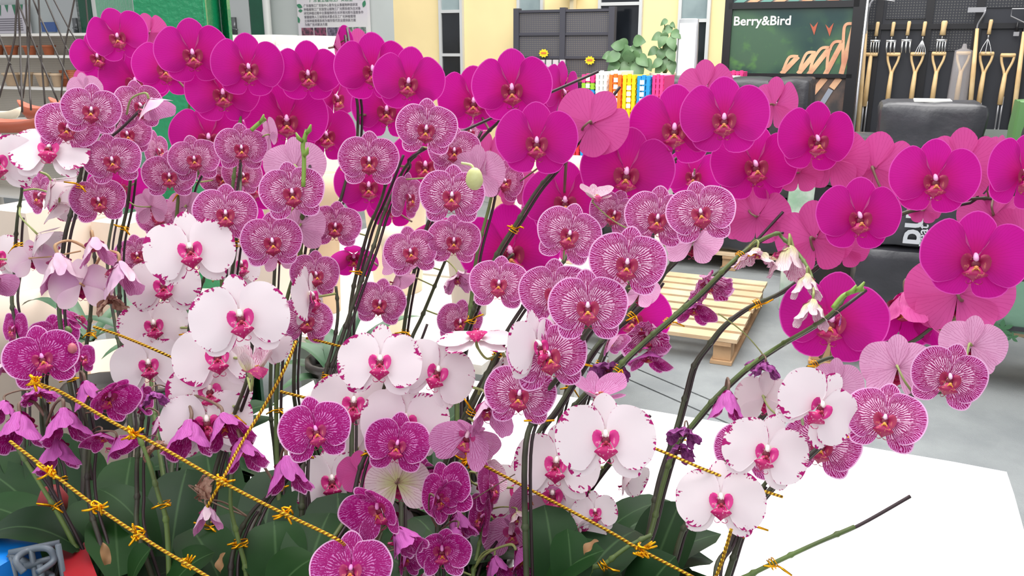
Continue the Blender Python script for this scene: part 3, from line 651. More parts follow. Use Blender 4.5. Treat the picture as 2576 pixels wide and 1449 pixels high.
basket(uk(1567), uk(1601), VK-.02, VK+.3, zk(420), zk(188), YE, 'yellow nested basket stack with square stickers', [(.5, zk(220+15*k)) for k in range(4)])
basket(uk(1603), uk(1637), VK-.02, VK+.3, zk(420), zk(190), BL, 'blue nested basket stack with square stickers', [(.4, zk(206+15*k)) for k in range(5)])
basket(uk(1639), uk(1668), VK, VK+.3, zk(420), zk(188), PK, 'pink nested basket stack beside the far bales', [])
basket(uk(1690), uk(1785), VK+1.3, VK+1.5, zk(260), onV(1740, 178, VK+1.3)[1], PK, 'pink baskets peeking over the far bales', [])
basket(uk(1432), uk(1460), VK, VK+.3, zk(420), zk(236), RD, 'red basket stack partly behind the magenta flowers', [])
m = MB(); m.box(uk(1420), uk(1680), VK-.05, VK+.4, zk(420)-.04, zk(420)-.003); rk2 = tag(m.obj('basket_stand', WHITEM, smooth=False), 'white stand carrying the colour baskets', 'stand')
for x in (1425, 1672): m = MB(); m.box(uk(x)-.02, uk(x)+.02, VK, VK+.3, 0, zk(420)-.042); m.obj('leg', WHITEM, rk2, smooth=False)
# white standing signboard
VSb = 6.72
U0, z0 = onV(1699, 190, VSb); U1, _ = onV(1750, 190, VSb); z1 = onV(1725, 46, VSb)[1]
m = MB(); rbox(m, U0, U1, VSb, VSb+.05, .5, z1, .02, 6, 0); sb = tag(m.obj('standing_sign', mat('silver_frame', (190, 192, 196), .35, .5)), 'narrow white signboard with silver frame beside the leafy plant', 'sign')
m = MB(); m.box(U0+.015, U1-.015, VSb-.006, VSb-.001, .55, z1-.035); m.obj('white_face', WHITE, sb, smooth=False)
m = MB(); m.box(U0-.1, U1+.1, VSb-.1, VSb+.15, 0, .03); m.box((U0+U1)/2-.03, (U0+U1)/2+.03, VSb, VSb+.04, .03, .52); m.obj('foot', BLK, sb, smooth=False)
# ------------------------------------------------------------------ leaf builder
def leafmb(mb, A, B, wd, lift=.05, droop=.03, up=ZA, crease=.25, shape='orchid', n=10, mi=0, wave=0.0, seed=0, fold=1):
    A = Vector(A); B = Vector(B); d = B-A; side = d.cross(up)
    if side.length < 1e-6: side = Vector((1, 0, 0))
    side.normalize(); nrm = side.cross(d).normalized()
    M1 = A.lerp(B, .55)+nrm*lift; vs = []; uv = []
    k = 5
    for i in range(n+1):
        t = i/n; p = A*(1-t)**2+M1*2*t*(1-t)+B*t*t - ZA*droop*t**3
        if shape == 'orchid': ww = wd*.5*(min(1, .42+1.6*t))*math.sqrt(max(0, 1-max(0, (t-.55)/.45)**2.4))
        elif shape == 'strap': ww = wd*.5*(math.sin(math.pi*min(1, .12+t*.88))**.6)
        else: ww = wd*.5*math.sin(math.pi*(t**.75))**.8
        ww = max(ww, .0006)
        for j in range(k):
            s_ = -1+2*j/(k-1)
            vs.append(p+side*s_*ww+nrm*(abs(s_)**1.3)*ww*crease + nrm*wave*math.sin(t*9+seed+s_)*abs(s_)); uv.append((t, j/(k-1)))
    mb.add(vs, [(i*k+j, i*k+j+1, (i+1)*k+j+1, (i+1)*k+j) for i in range(n) for j in range(k-1)], mi, uv)
PLEAF = mat('pothos_leaf', (108, 142, 98), .4, col2=(80, 116, 74), vscale=6)
TERR = mat('terracotta', (192, 112, 76), .7, vary=.1, vscale=8); TERRP = mat('terracotta_plastic', (186, 96, 70), .35, vary=.05); CREAM = mat('cream_ceramic', (232, 214, 190), .45, vary=.04); BEIGE = mat('beige_ceramic', (214, 188, 158), .55, vary=.05)
def pot_prof(r0, r1, h, lip=.012):
    return [(0, 0), (r0, 0), (r1, h*.82), (r1+lip, h*.83), (r1+lip, h), (r1+lip-.01, h), (r1-.008, h*.8), (0, h*.78)]
def broadleaf(cx, cy, V, leaves, lab, zb, potm):
    U, z = onV(cx, cy, V); root = tag(empty('leafy_pot_plant', W(U, V, zb)), lab, 'plant', 'leafy plants by the yellow wall'); L = root.location
    m = MB(); m.lathe(pot_prof(.08, .11, .18), W(U, V, zb), 16); m.obj('pot', potm, root, off=L)
    m = MB(); base = W(U, V, zb+.15); ends = []
    for (x, y, s_, an) in leaves:
        e = P(x, y, V-.05-.1*rr.random()); m.tube(spline([base, base.lerp(e, .5)+ZA*.02, e], 4), .004, 5); ends.append((e, s_, an))
    m.obj('stems', GREENSTEM, root, off=L)
    for e, s_, an in ends:
        mm = MB(); dd = UA*math.cos(R(an))+ZA*math.sin(R(an))-VA*.25; leafmb(mm, e-dd*s_*.45, e+dd*s_*.55, s_*.82, .02, .02, up=VA*-1+ZA*.3, crease=.12, shape='heart'); mm.obj('leaf', PLEAF, root, off=L)
lv = [(1555, 115, .11, 160), (1575, 128, .13, 20), (1600, 125, .12, -20), (1607, 103, .12, 10), (1545, 142, .12, 200), (1560, 155, .14, 230), (1590, 150, .13, -40), (1615, 150, .12, -30), (1575, 172, .14, 250), (1605, 172, .14, -60), (1545, 168, .12, 220), (1630, 160, .1, -50), (1582, 140, .12, 90), (1530, 140, .09, 180), (1598, 140, .12, 70), (1567, 108, .1, 150)]
broadleaf(1580, 190, 6.85, lv, 'leafy pot plant with broad pale green leaves behind the baskets', 1.2, CREAM)
lv = [(1672, 55, .06, 200), (1692, 62, .05, -20), (1680, 75, .09, 200), (1700, 85, .09, -20), (1655, 92, .09, 190), (1668, 100, .1, 240), (1690, 105, .1, -60), (1680, 120, .1, 250), (1645, 128, .09, 200), (1665, 135, .1, 240), (1688, 135, .1, -50), (1655, 158, .09, 210), (1675, 158, .1, 250), (1690, 165, .1, -70), (1660, 172, .09, 230), (1672, 88, .08, 100), (1695, 120, .09, 60)]
broadleaf(1672, 190, 6.85, lv, 'tall climbing pot plant left of the white signboard', 1.2, CREAM)
m = MB(); m.box(onV(1530, 190, 6.85)[0], onV(1697, 190, 6.72)[0]-.03, 6.7, 7.1, 1.15, 1.19); ps = tag(m.obj('plant_shelf', mat('shelf_dark', (80, 80, 84), .6), smooth=False), 'dark shelf carrying the leafy pot plants', 'shelf')
for x in (1535, 1680): m = MB(); U = onV(x, 190, 6.85)[0]; m.box(U-.02, U+.02, 6.75, 7.05, 0, 1.15); m.obj('leg', BLK, ps, smooth=False)
# ------------------------------------------------------------------ left pot shelves
VL = 5.2
def ul(x): return onV(x, 140, VL)[0]
PEG = peg_mat('cream_pegboard', (226, 220, 210), (196, 190, 180), 60)
SH = mat('shelf_white', (238, 234, 228), .5)
zs_ = [onV(100, y, VL)[1] for y in (84, 139, 220, 300)]
root = tag(empty('pot_shelving', W(ul(60), VL+.2, 0)), 'white pegboard shelving full of terracotta pots at upper left', 'shelving'); L = root.location
pegpanel('back_panel', PEG, VL+.4, ul(-160), ul(470), .2, zs_[0], root).location = -L
for z in zs_+[zs_[3]-.36, zs_[3]-.72]:
    m = MB(); m.box(ul(-160), ul(470), VL, VL+.4, z-.022, z); m.obj('shelf', SH, root, smooth=False, off=L)
for x in (-165, 470): m = MB(); m.box(ul(x)-.02, ul(x)+.02, VL, VL+.42, 0, zs_[0]); m.obj('upright', SH, root, smooth=False, off=L)
def shelfpot(x, zi, r, h, mt, lab, r0=.75, dv=.14, nm='flower_pot', rings=0, group=None):
    U = onV(x, 130, VL+dv)[0]; z = zs_[zi]+.002
    m = MB()
    prof = pot_prof(r*r0, r, h)
    if rings:
        prof = [(0, 0), (r*r0, 0), (r*.92, h*.45)]
        for k in range(rings): z_ = h*(.45+.55*k/rings); prof += [(r*.94, z_), (r*.97+.006, z_+.004), (r*.98+.006, z_+h*.55/rings*.85)]
        prof += [(r*.98, h), (r*.9, h), (0, h*.9)]
    m.lathe(prof, W(U, VL+dv, z), 20); return tag(m.obj(nm, mt), lab, 'pot', group)
g1 = 'pots on the upper white shelf'; g2 = 'pots on the lower white shelf'
shelfpot(-8, 1, .062, .085, TERR, 'terracotta pot cut off by the left edge, upper shelf', group=g1)
shelfpot(30, 1, .056, .082, TERR, 'glossy terracotta pot, leftmost full pot on the upper shelf', group=g1)
shelfpot(76, 1, .054, .080, TERR, 'terracotta pot in the middle of the upper shelf', group=g1)
shelfpot(123, 1, .05, .083, TERR, 'terracotta pot at the right on the upper shelf', group=g1)
shelfpot(190, 1, .07, .05, mat('grey_pot', (170, 166, 160), .6), 'low grey bowl on the upper shelf', group=g1)
shelfpot(20, 2, .07, .115, BEIGE, 'tall beige pot at the left of the lower shelf', .7, group=g2)
shelfpot(58, 2, .05, .12, BEIGE, 'narrow beige pot behind the wires, lower shelf', .7, group=g2)
shelfpot(98, 2, .06, .118, BEIGE, 'tapered beige pot in the middle of the lower shelf', .6, group=g2)
shelfpot(132, 2, .04, .115, BEIGE, 'slim beige pot beside the stacked terracotta', .75, group=g2)
shelfpot(158, 2, .05, .14, TERR, 'dark terracotta stack behind the tall pot stack', .75, dv=.24, rings=4, group=g2)
shelfpot(177, 2, .043, .145, TERR, 'tall stack of nested terracotta pots, lower shelf', .75, rings=5, group=g2)
shelfpot(212, 2, .05, .09, TERR, 'terracotta pot right of the tall stack', .75, group=g2)
shelfpot(255, 2, .05, .1, TERR, 'terracotta pot beside the green column', .75, group=g2)
shelfpot(25, 3, .075, .06, mat('grey_pot', (170, 166, 160), .6), 'grey bowl on the bottom visible shelf', group=None)
shelfpot(100, 3, .07, .09, TERR, 'brown pot on the bottom visible shelf behind the planters', group=None)
# white bins right of the green column
for (x0, x1, y0, y1, lab) in ((578, 692, 88, 200, 'white perforated shelf bin beside the green column'), (693, 792, 90, 200, 'white open-front bin left of the notice board')):
    U0, z1 = onV(x0, y0, VL); U1, z0 = onV(x1, y1, VL); m = MB()
    m.box(U0, U1, VL+.28, VL+.3, z0, z1); m.box(U0, U0+.01, VL, VL+.28, z0, z1); m.box(U1-.01, U1, VL, VL+.28, z0, z1)
    zf = onV(x0, 112, VL)[1]; zg = onV(x0, 126, VL)[1]
    m.box(U0+.01, U1-.01, VL, VL+.01, zf, z1); m.box(U0+.01, U1-.01, VL, VL+.01, z0, zg if x0 > 600 else zf); m.box(U0+.01, U1-.01, VL+.01, VL+.28, z0, z0+.01)
    b = tag(m.obj('shelf_bin', SH, smooth=False), lab, 'bin', 'white bins')
    q = MB(); q.box(U0, U1, VL+.002, VL+.28, .0, z0-.003); q.obj('base_panel', SH, b, smooth=False)
# ------------------------------------------------------------------ hanging planters with wires
WIRE = mat('brown_black_wire', (58, 50, 46), .4)
DW = 1.75
def planter(cx, cy, wpx, hpx_, mt, lab, wires, d):
    c = UP(cx, cy, d); root = tag(empty('hanging_planter', c-ZA*(hpx_/FPX*d)), lab, 'planter', 'hanging planters'); L = root.location
    hw = wpx/2/FPX*d; hh_ = hpx_/FPX*d; n = 28; m = MB(); rings = []
    for j, (s_, z, inner) in enumerate(((.0, -1, 0), (.72, -1, 0), (.86, -.5, 0), (1.0, 1, 0), (.97, 1, 0), (.83, -.5, 0), (.0, -.6, 0))):
        for k in range(n):
            a = 2*math.pi*k/n; x = math.cos(a)*hw*s_; y = math.sin(a)*hw*.45*s_
            zz = (z*hh_ if z < 1 else hh_*(.05+.75*abs(math.cos(a))**3.0))
            rings.append(c+Vector((x, y, zz-hh_*.0)))
    m.add(rings, [(j*n+k, j*n+(k+1) % n, (j+1)*n+(k+1) % n, (j+1)*n+k) for j in range(6) for k in range(n)])
    m.obj('bowl', mt, root, off=L)
    for w_ in wires:
        pts = [UP(x, y, dd) for x, y, dd in w_]
        dv = (pts[0]-pts[1]).normalized(); last = pts[0]+dv*(.5/max(.3, dv.z)); m = MB(); m.tube(spline([last]+pts, 4), .0021, 6); m.obj('wire', WIRE, root, off=L)
planter(30, 305, 200, 26, TERRP, 'terracotta coloured hanging planter with wavy rim, nearest at left edge', [[(45, 0, DW), (50, 94, DW), (56, 282, DW-.05)], [(0, 94, DW), (27, 165, DW), (54, 243, DW)], [(43, 0, DW), (35, 106, DW), (-2, 246, DW)]], 1.62)
planter(112, 272, 130, 26, TERRP, 'terracotta coloured hanging planter behind the near one', [[(65, 0, 1.9), (70, 117, 1.9), (78, 277, 1.85)], [(97, 0, 1.9), (104, 141, 1.9), (114, 270, 1.9)], [(48, 12, 1.9), (77, 89, 1.9), (146, 256, 1.9)], [(74, 0, 1.9), (73, 117, 1.9), (57, 247, 1.9)]], 1.95)
planter(-5, 282, 120, 16, mat('cream_plastic', (236, 226, 200), .35), 'cream hanging planter between the terracotta ones', [[(84, 0, 2.0), (99, 38, 2.0), (184, 225, 2.0)]], 1.8)
planter(185, 262, 120, 22, TERRP, 'terracotta hanging planter mostly behind striped orchids', [[(115, 0, 2.1), (164, 113, 2.1), (207, 202, 2.1)], [(136, 0, 2.1), (174, 73, 2.1), (200, 122, 2.1), (230, 240, 2.1)], [(187, 0, 2.1), (164, 117, 2.1), (154, 246, 2.1)], [(216, 0, 2.1), (224, 94, 2.1), (232, 240, 2.1)]], 2.1)
m = MB(); m.tube([UP(-500, -620, 1.9), UP(600, -620, 1.9)], .014, 8); tag(m.obj('hanging_rail', STEELM), 'steel rail above the frame from which the planters hang', 'rail')
# ------------------------------------------------------------------ tables
TW = mat('white_table_top', (250, 250, 250), .35, spec=.4)
c1 = onZ(880, 900, .65); Uq, Vq = c1.dot(UA), c1.dot(VA)
m = MB(); rbox(m, Uq, Uq+1.755, Vq-1.75, Vq, .61, .65, .012, 16, 0); tb = tag(m.obj('display_table', TW), 'large white table carrying the orchids, its bare corner at lower right', 'table')
for a in (Uq+.06, Uq+1.695):
    for b in (Vq-1.69, Vq-.06): m = MB(); m.box(a-.025, a+.025, b-.025, b+.025, 0.002, .612); m.obj('leg', WHITEM, tb, smooth=False)
c2 = onZ(600, 860, .66)
m = MB(); V0 = Vq+.08; Ux = onZ(1330, 700, .66).dot(UA)
T2 = mat('creamy_table_top', (250, 246, 236), .4, col2=(240, 232, 218), vscale=3)
m.box(Ux-2.9, Ux+.25, V0, 2.9, .63, .66); t2 = tag(m.obj('display_table', T2, smooth=False), 'cream white table directly behind the orchid table', 'table')
t3c = Vector((*cp(600, 3.4), 0)).dot(UA)+.03
m = MB(); m.box(t3c, Ux+.3, 2.93, 3.75, .63, .66); t3 = tag(m.obj('display_table', T2, smooth=False), 'cream white table farther back, right of the green column, with ceramic pots', 'table')
for a in (t3c+.06, Ux+.2):
    for b in (2.99, 3.65): m = MB(); m.box(a-.03, a+.03, b-.03, b+.03, .002, .63); m.obj('leg', WHITEM, t3, smooth=False)
for a in (Ux-2.8, Ux-1.3, Ux+.15):
    for b in (V0+.06, 2.82): m = MB(); m.box(a-.03, a+.03, b-.03, b+.03, .002, .63); m.obj('leg', WHITEM, t2, smooth=False)
CRB = mat('cream_box', (238, 222, 206), .5, vary=.03)
def plinth(x0, x1, ytop, ybot, d, z0, lab, dep=.3):
    p0 = UP(x0, ybot, d); p1 = UP(x1, ybot, d); U0_, U1_ = p0.dot(UA), p1.dot(UA); V_ = ((p0+p1)/2).dot(VA); zt_ = UP((x0+x1)/2, ytop, d).z
    m = MB(); rbox(m, U0_, U1_, V_, V_+dep, z0, zt_, .006, 6, 0); return tag(m.obj('display_plinth', CRB), lab, 'plinth', 'cream plinths')
plinth(560, 712, 596, 690, 2.75, .662, 'cream display block on the rear table under the striped blooms')
plinth(215, 345, 555, 650, 2.75, .662, 'cream display block beside the green column')
plinth(-60, 125, 520, 700, 2.65, .662, 'large cream display block at the left edge', .35)
def tpot(x, ytop, ybot, wpx, d, mt, lab, z0=.662, nm='ceramic_pot', r0=.7):
    p = UP(x, ybot, d); h = UP(x, ytop, d).z-z0; r = wpx/2/FPX*d
    m = MB(); m.lathe(pot_prof(r*r0, r*.93, max(.05, h), r*.07), (p.x, p.y, z0), 28); return tag(m.obj(nm, mt), lab, 'pot', 'ceramic pots on the rear table')
tpot(815, 428, 600, 90, 2.9, BEIGE, 'beige rimmed pot between the striped and magenta orchids')
tpot(735, 330, 600, 150, 3.2, CREAM, 'large cream pot behind the left striped orchids')
tpot(1300, 405, 560, 150, 3.4, BEIGE, 'beige pot with dark photo label behind the central magenta bloom')
tpot(1440, 388, 560, 50, 3.6, CREAM, 'small white rimmed pot right of the centre')
tpot(1180, 560, 700, 120, 2.9, mat('grey_ceramic', (168, 158, 152), .5), 'grey ceramic pot on the rear table at the centre')
tpot(1000, 430, 650, 170, 3.2, CREAM, 'large cream ribbed pot at the centre back')
tpot(990, 560, 690, 60, 2.7, CREAM, 'small cream pot with round rim at the centre')
tpot(1340, 470, 620, 90, 3.1, WHITE, 'white pot behind the magenta blooms right of centre')
# tall cream planter tubs on the floor at the left
for (x, yt, d, r, lab, z0) in ((20, 700, 2.25, .17, 'tall cream tub at the left edge', .002), (250, 900, 2.5, .16, 'tall cream tub among the strap leaves', .002)):
    p = UP(x, yt, d); m = MB(); m.lathe(pot_prof(r*.8, r, p.z, .012), (p.x, p.y, z0), 32); tag(m.obj('planter_tub', mat('tub_cream', (226, 206, 188), .4)), lab, 'tub', 'tall tubs')
# strap-leaved foliage plants
SLEAF = mat('strap_leaf', (70, 104, 72), .4, col2=(44, 76, 54), vscale=5)
def strap(cx, cy, d, ends, lab, zt=None, wd=.03):
    b = UP(cx, cy, d); pz = (b.z-.12 if zt is None else zt); root = tag(empty('strap_leaf_plant', (b.x, b.y, pz)), lab, 'plant', 'strap leaved plants'); L = root.location
    m = MB(); m.lathe(pot_prof(.05, .07, .11), (b.x, b.y, pz), 16); m.obj('pot', mat('dark_pot', (50, 44, 42), .5), root, off=L)
    for (x, y, dd) in ends:
        m = MB(); e = UP(x, y, d+dd); leafmb(m, b, e, wd, (e-b).length*.28, .03, crease=.3, shape='strap', n=12); m.obj('leaf', SLEAF, root, off=L)
strap(400, 900, 1.85, [(180, 720, .1), (120, 790, 0), (230, 690, .2), (500, 700, .1), (560, 760, 0), (330, 740, .1), (250, 870, -.1), (540, 850, -.1), (440, 720, .2), (300, 820, 0), (620, 700, .2)], 'green strap-leaved plant behind the left white orchids', zt=.652)
strap(230, 860, 2.0, [(50, 740, .1), (60, 830, 0), (100, 700, .2), (380, 740, .2), (330, 830, 0), (150, 900, -.1), (20, 900, 0)], 'green strap-leaved plant at left between the pale stems', zt=.662+.0)
strap(850, 980, 2.25, [(720, 840, 0), (980, 850, 0), (1060, 770, .1), (930, 740, .1), (690, 900, 0), (1000, 920, -.05), (820, 800, .1), (960, 980, -.1), (760, 830, .1), (900, 930, -.1), (700, 960, -.1)], 'dark strap-leaved plant behind the stems left of centre', zt=.652, wd=.05)
# ================================================================== ORCHID FLOWER MESHES (unit span = 1 across the two petals)
def bendpt(p, tilt, k, base, crum=0, seed=0, bell=0):
    q = Vector((p[0]-base[0], p[1]-base[1], 0)); s = q.length
    if s < 1e-6: return Vector((base[0], base[1], 0))
    u = q/s; a = tilt; N = 6; x = z = 0
    for i in range(N):
        t = (i+.5)/N*s; an = bell*min(1, t/.13)**.6 if bell else tilt+k*t; x += math.cos(an)*s/N; z += math.sin(an)*s/N
    r = Vector((base[0], base[1], 0))+u*x+Vector((0, 0, 1))*z
    if crum:
        r += crum*noise.noise_vector(Vector((p[0]*7+seed*3.1, p[1]*7, seed*1.7)))*min(1, s*4)
    return r
def outline_mesh(pts, base, rings, samples, zoff, cup, wav, seed, crum=0, conv=.06):
    loop = spline([Vector((x, y, 0)) for x, y in pts], samples); n = len(loop); vs = []; uv = []
    ctr = sum(loop, Vector())/n; L = max((p-Vector((base[0], base[1], 0))).length for p in loop)
    bell = R(63)+cup*.06 if .6 < cup < .95 and not crum > .05 else 0; tilt = cup*R(62); k = cup*R(75)
    for j in range(rings+1):
        r = j/rings
        rr_ = .04+.96*r
        for i, p in enumerate(loop):
            b = Vector((base[0], base[1], 0)); q = b+(p-b)*rr_; s = (q-b).length
            v = bendpt(q, tilt, k, base, crum, seed, bell)
            ang = math.atan2(q.y-base[1], q.x-base[0])
            v.z += zoff - conv*(s**2)*1.6 + wav*math.sin(ang*3.0+seed)*(s**2)*1.4 + wav*.5*math.sin(ang*7+seed*2)*max(0, r-.55)*.5
            vs.append(v); a2 = abs(ang)/math.pi if abs(ang) > 1.75 else .5+ang/math.pi*.5
            uv.append((rr_, (ang/math.pi) % 2))
    fs = [(j*n+i, (j+1)*n+i, (j+1)*n+i+1, j*n+i+1) for j in range(rings) for i in range(n-1)]
    # make the faces look towards +Z
    a, b, c, d = [vs[t] for t in fs[len(fs)//2]]; nz = 0
    for f in fs[::7]:
        a, b, c = vs[f[0]], vs[f[1]], vs[f[2]]
        q0 = Vector((loop[f[0] % n].x, loop[f[0] % n].y)); nz += 0
    area2 = sum(loop[i].x*loop[i+1].y-loop[i+1].x*loop[i].y for i in range(n-1))
    if area2 > 0: pass
    else: fs = [tuple(reversed(f)) for f in fs]
    return vs, fs, uv
PET = {'M': [(.02, .0), (.05, .08), (.10, .17), (.118, .27), (.165, .36), (.27, .39), (.385, .325), (.47, .2), (.5, .06), (.485, -.07), (.43, -.19), (.34, -.265), (.24, -.275), (.15, -.215), (.08, -.11), (.03, -.03)],
       'S': [(.01, .0), (.005, .12), (.02, .25), (.07, .345), (.16, .385), (.27, .375), (.38, .31), (.465, .2), (.5, .06), (.48, -.08), (.425, -.2), (.33, -.285), (.23, -.305), (.16, -.25), (.09, -.12), (.03, -.03)],
       'W': [(.01, 0), (.01, .10), (.04, .22), (.11, .305), (.21, .335), (.33, .305), (.43, .215), (.49, .09), (.5, -.05), (.48, -.18), (.42, -.29), (.32, -.355), (.21, -.36), (.135, -.27), (.07, -.13), (.03, -.03)]}
SEPD = [(.0, .0), (-.06, .12), (-.12, .26), (-.125, .37), (-.07, .47), (.0, .51), (.07, .47), (.125, .37), (.12, .26), (.06, .12), (0, .0)]
def rot2(pts, a): ca, sa = math.cos(a), math.sin(a); return [(x*ca-y*sa, x*sa+y*ca) for x, y in pts]
CUPV = {0: (0, 0, 0), 1: (.80, .035, .02), 2: (.5, 0, .02), 3: (.55, .10, .12), 4: (1.3, 0, .0), 5: (.18, .0, .02)}
FM = {}
def flower_meshes(kind, cup, var):
    key = (kind, cup, var)
    if key in FM: return FM[key]
    c, crum, _ = CUPV[cup]; rnd = random.Random(hash((ord(kind), cup, var)) & 0xffff)
    pk = kind if kind in PET else ('S' if kind in 'DV' else 'W' if kind in 'PGT' else 'S')
    pm = petal_mat(kind); out = []
    sc_ = .96+.08*rnd.random(); wav = .05 if kind in 'MW' else .08
    for side in (1, -1):
        pts = [(x*side, y*sc_*(.93 if kind != 'W' else .96)+rnd.uniform(-.012, .012)) for x, y in PET[pk]]
        pts[0] = (.02*side, 0); pts.append(pts[0])
        vs, fs, uv = outline_mesh(pts, (.012*side, .0), 9, 3, .012, c*rnd.uniform(.85, 1.1), wav*rnd.uniform(.6, 1.3), rnd.uniform(0, 6), crum)
        m = MB(); m.add(vs, fs, 0, uv); out.append(('petal', m.mesh('petal_%s%d%d' % (kind, cup, var), pm)))
    ls_ = .88 if kind == 'M' else 1.0
    for a, l_ in ((0, 1.0), (R(138), ls_), (R(-138), ls_)):
        wmul = {'M': 1.35, 'S': 1.1, 'D': 1.1}.get(kind, 1.0)
        pts = rot2([(x*wmul*(1.15 if a else 1.0), y*l_*((.84 if pk == 'W' else .92) if not a else 1)) for x, y in SEPD], a+rnd.uniform(-.05, .05))
        vs, fs, uv = outline_mesh(pts, (0, 0), 7, 2, -.022 if a == 0 else -.03, c*rnd.uniform(.85, 1.1), .05, rnd.uniform(0, 6), crum, conv=.04 if a == 0 else .10)
        m = MB(); m.add(vs, fs, 0, uv); out.append(('sepal', m.mesh('sepal_%s%d%d' % (kind, cup, var), pm)))
    # lip: two upright side lobes, an anchor-shaped middle lobe with tendrils, a callus
    m = MB(); big = 1.0 if kind in 'MDW' else 1.08
    for side in (1, -1):
        n, k = 8, 6; vs = []; uv = []
        for i in range(n+1):
            a = R(-75)+R(190)*i/n
            for j in range(k+1):
                t = j/k; rad = .108*big*t*(1+.12*math.sin(a*2))
                x = .03+.06*t*.6+rad*math.cos(a)*.62; y = -.035+rad*math.sin(a)*.88-.012*t; z = .03+.11*t-.06*t*t*(1 if math.cos(a) > 0 else 1.5)
                vs.append((side*x, y, z)); uv.append((t, i/n))
        fs = [(i*(k+1)+j, i*(k+1)+j+1, (i+1)*(k+1)+j+1, (i+1)*(k+1)+j) for i in range(n) for j in range(k)]
        if side < 0: fs = [tuple(reversed(f)) for f in fs]
        m.add(vs, fs, 0, uv)
    prof = [(0, .03), (.12, .05), (.28, .06), (.45, .105), (.55, .118), (.7, .088), (.86, .045), (1, .012)]
    vs = []; uv = []; k = 6
    LL = .19 if kind != 'M' else .16
    for t, hw in prof:
        y = -.075-LL*t; z = .10+.07*math.sin(math.pi*min(1, t*1.1))-.05*t
        for j in range(k+1):
            s_ = -1+2*j/k; vs.append((s_*hw*big, y+.02*abs(s_)*t, z-.035*abs(s_)**2)); uv.append((t, j/k))
    m.add(vs, [(i*(k+1)+j, (i+1)*(k+1)+j, (i+1)*(k+1)+j+1, i*(k+1)+j+1) for i in range(len(prof)-1) for j in range(k)], 1, uv)
    for side in (1, -1):
        e = Vector((side*.012, -.075-LL, .06)); m.tube(spline([e, e+Vector((side*.035, -.012, .02)), e+Vector((side*.06, .01, .05)), e+Vector((side*.045, .035, .06))], 3), [.006, .005, .005, .004, .004, .004, .003, .003, .002, .002], 5, 1)
    m.lathe([(0, 0), (.02, .004), (.024, .016), (.012, .03), (0, .034)], (0, -.085, .115), 8, 2)
    m.lathe([(0, 0), (.04, .0), (.045, .012), (.03, .022), (0, .024)], (0, -.06, .058), 10, 3)
    for side in (1, -1): m.tube([(side*.01, -.09, .14), (side*.03, -.105, .15), (side*.034, -.125, .145)], [.008, .007, .003], 5, 2)
    THR = mat('lip_throat', (110, 10, 44), .5)
    lm = m.mesh('lip_%s%d%d' % (kind, cup, var), lip_mats(kind)[:3]+[THR])
    out.append(('lip', lm)); FM[key] = out; return out
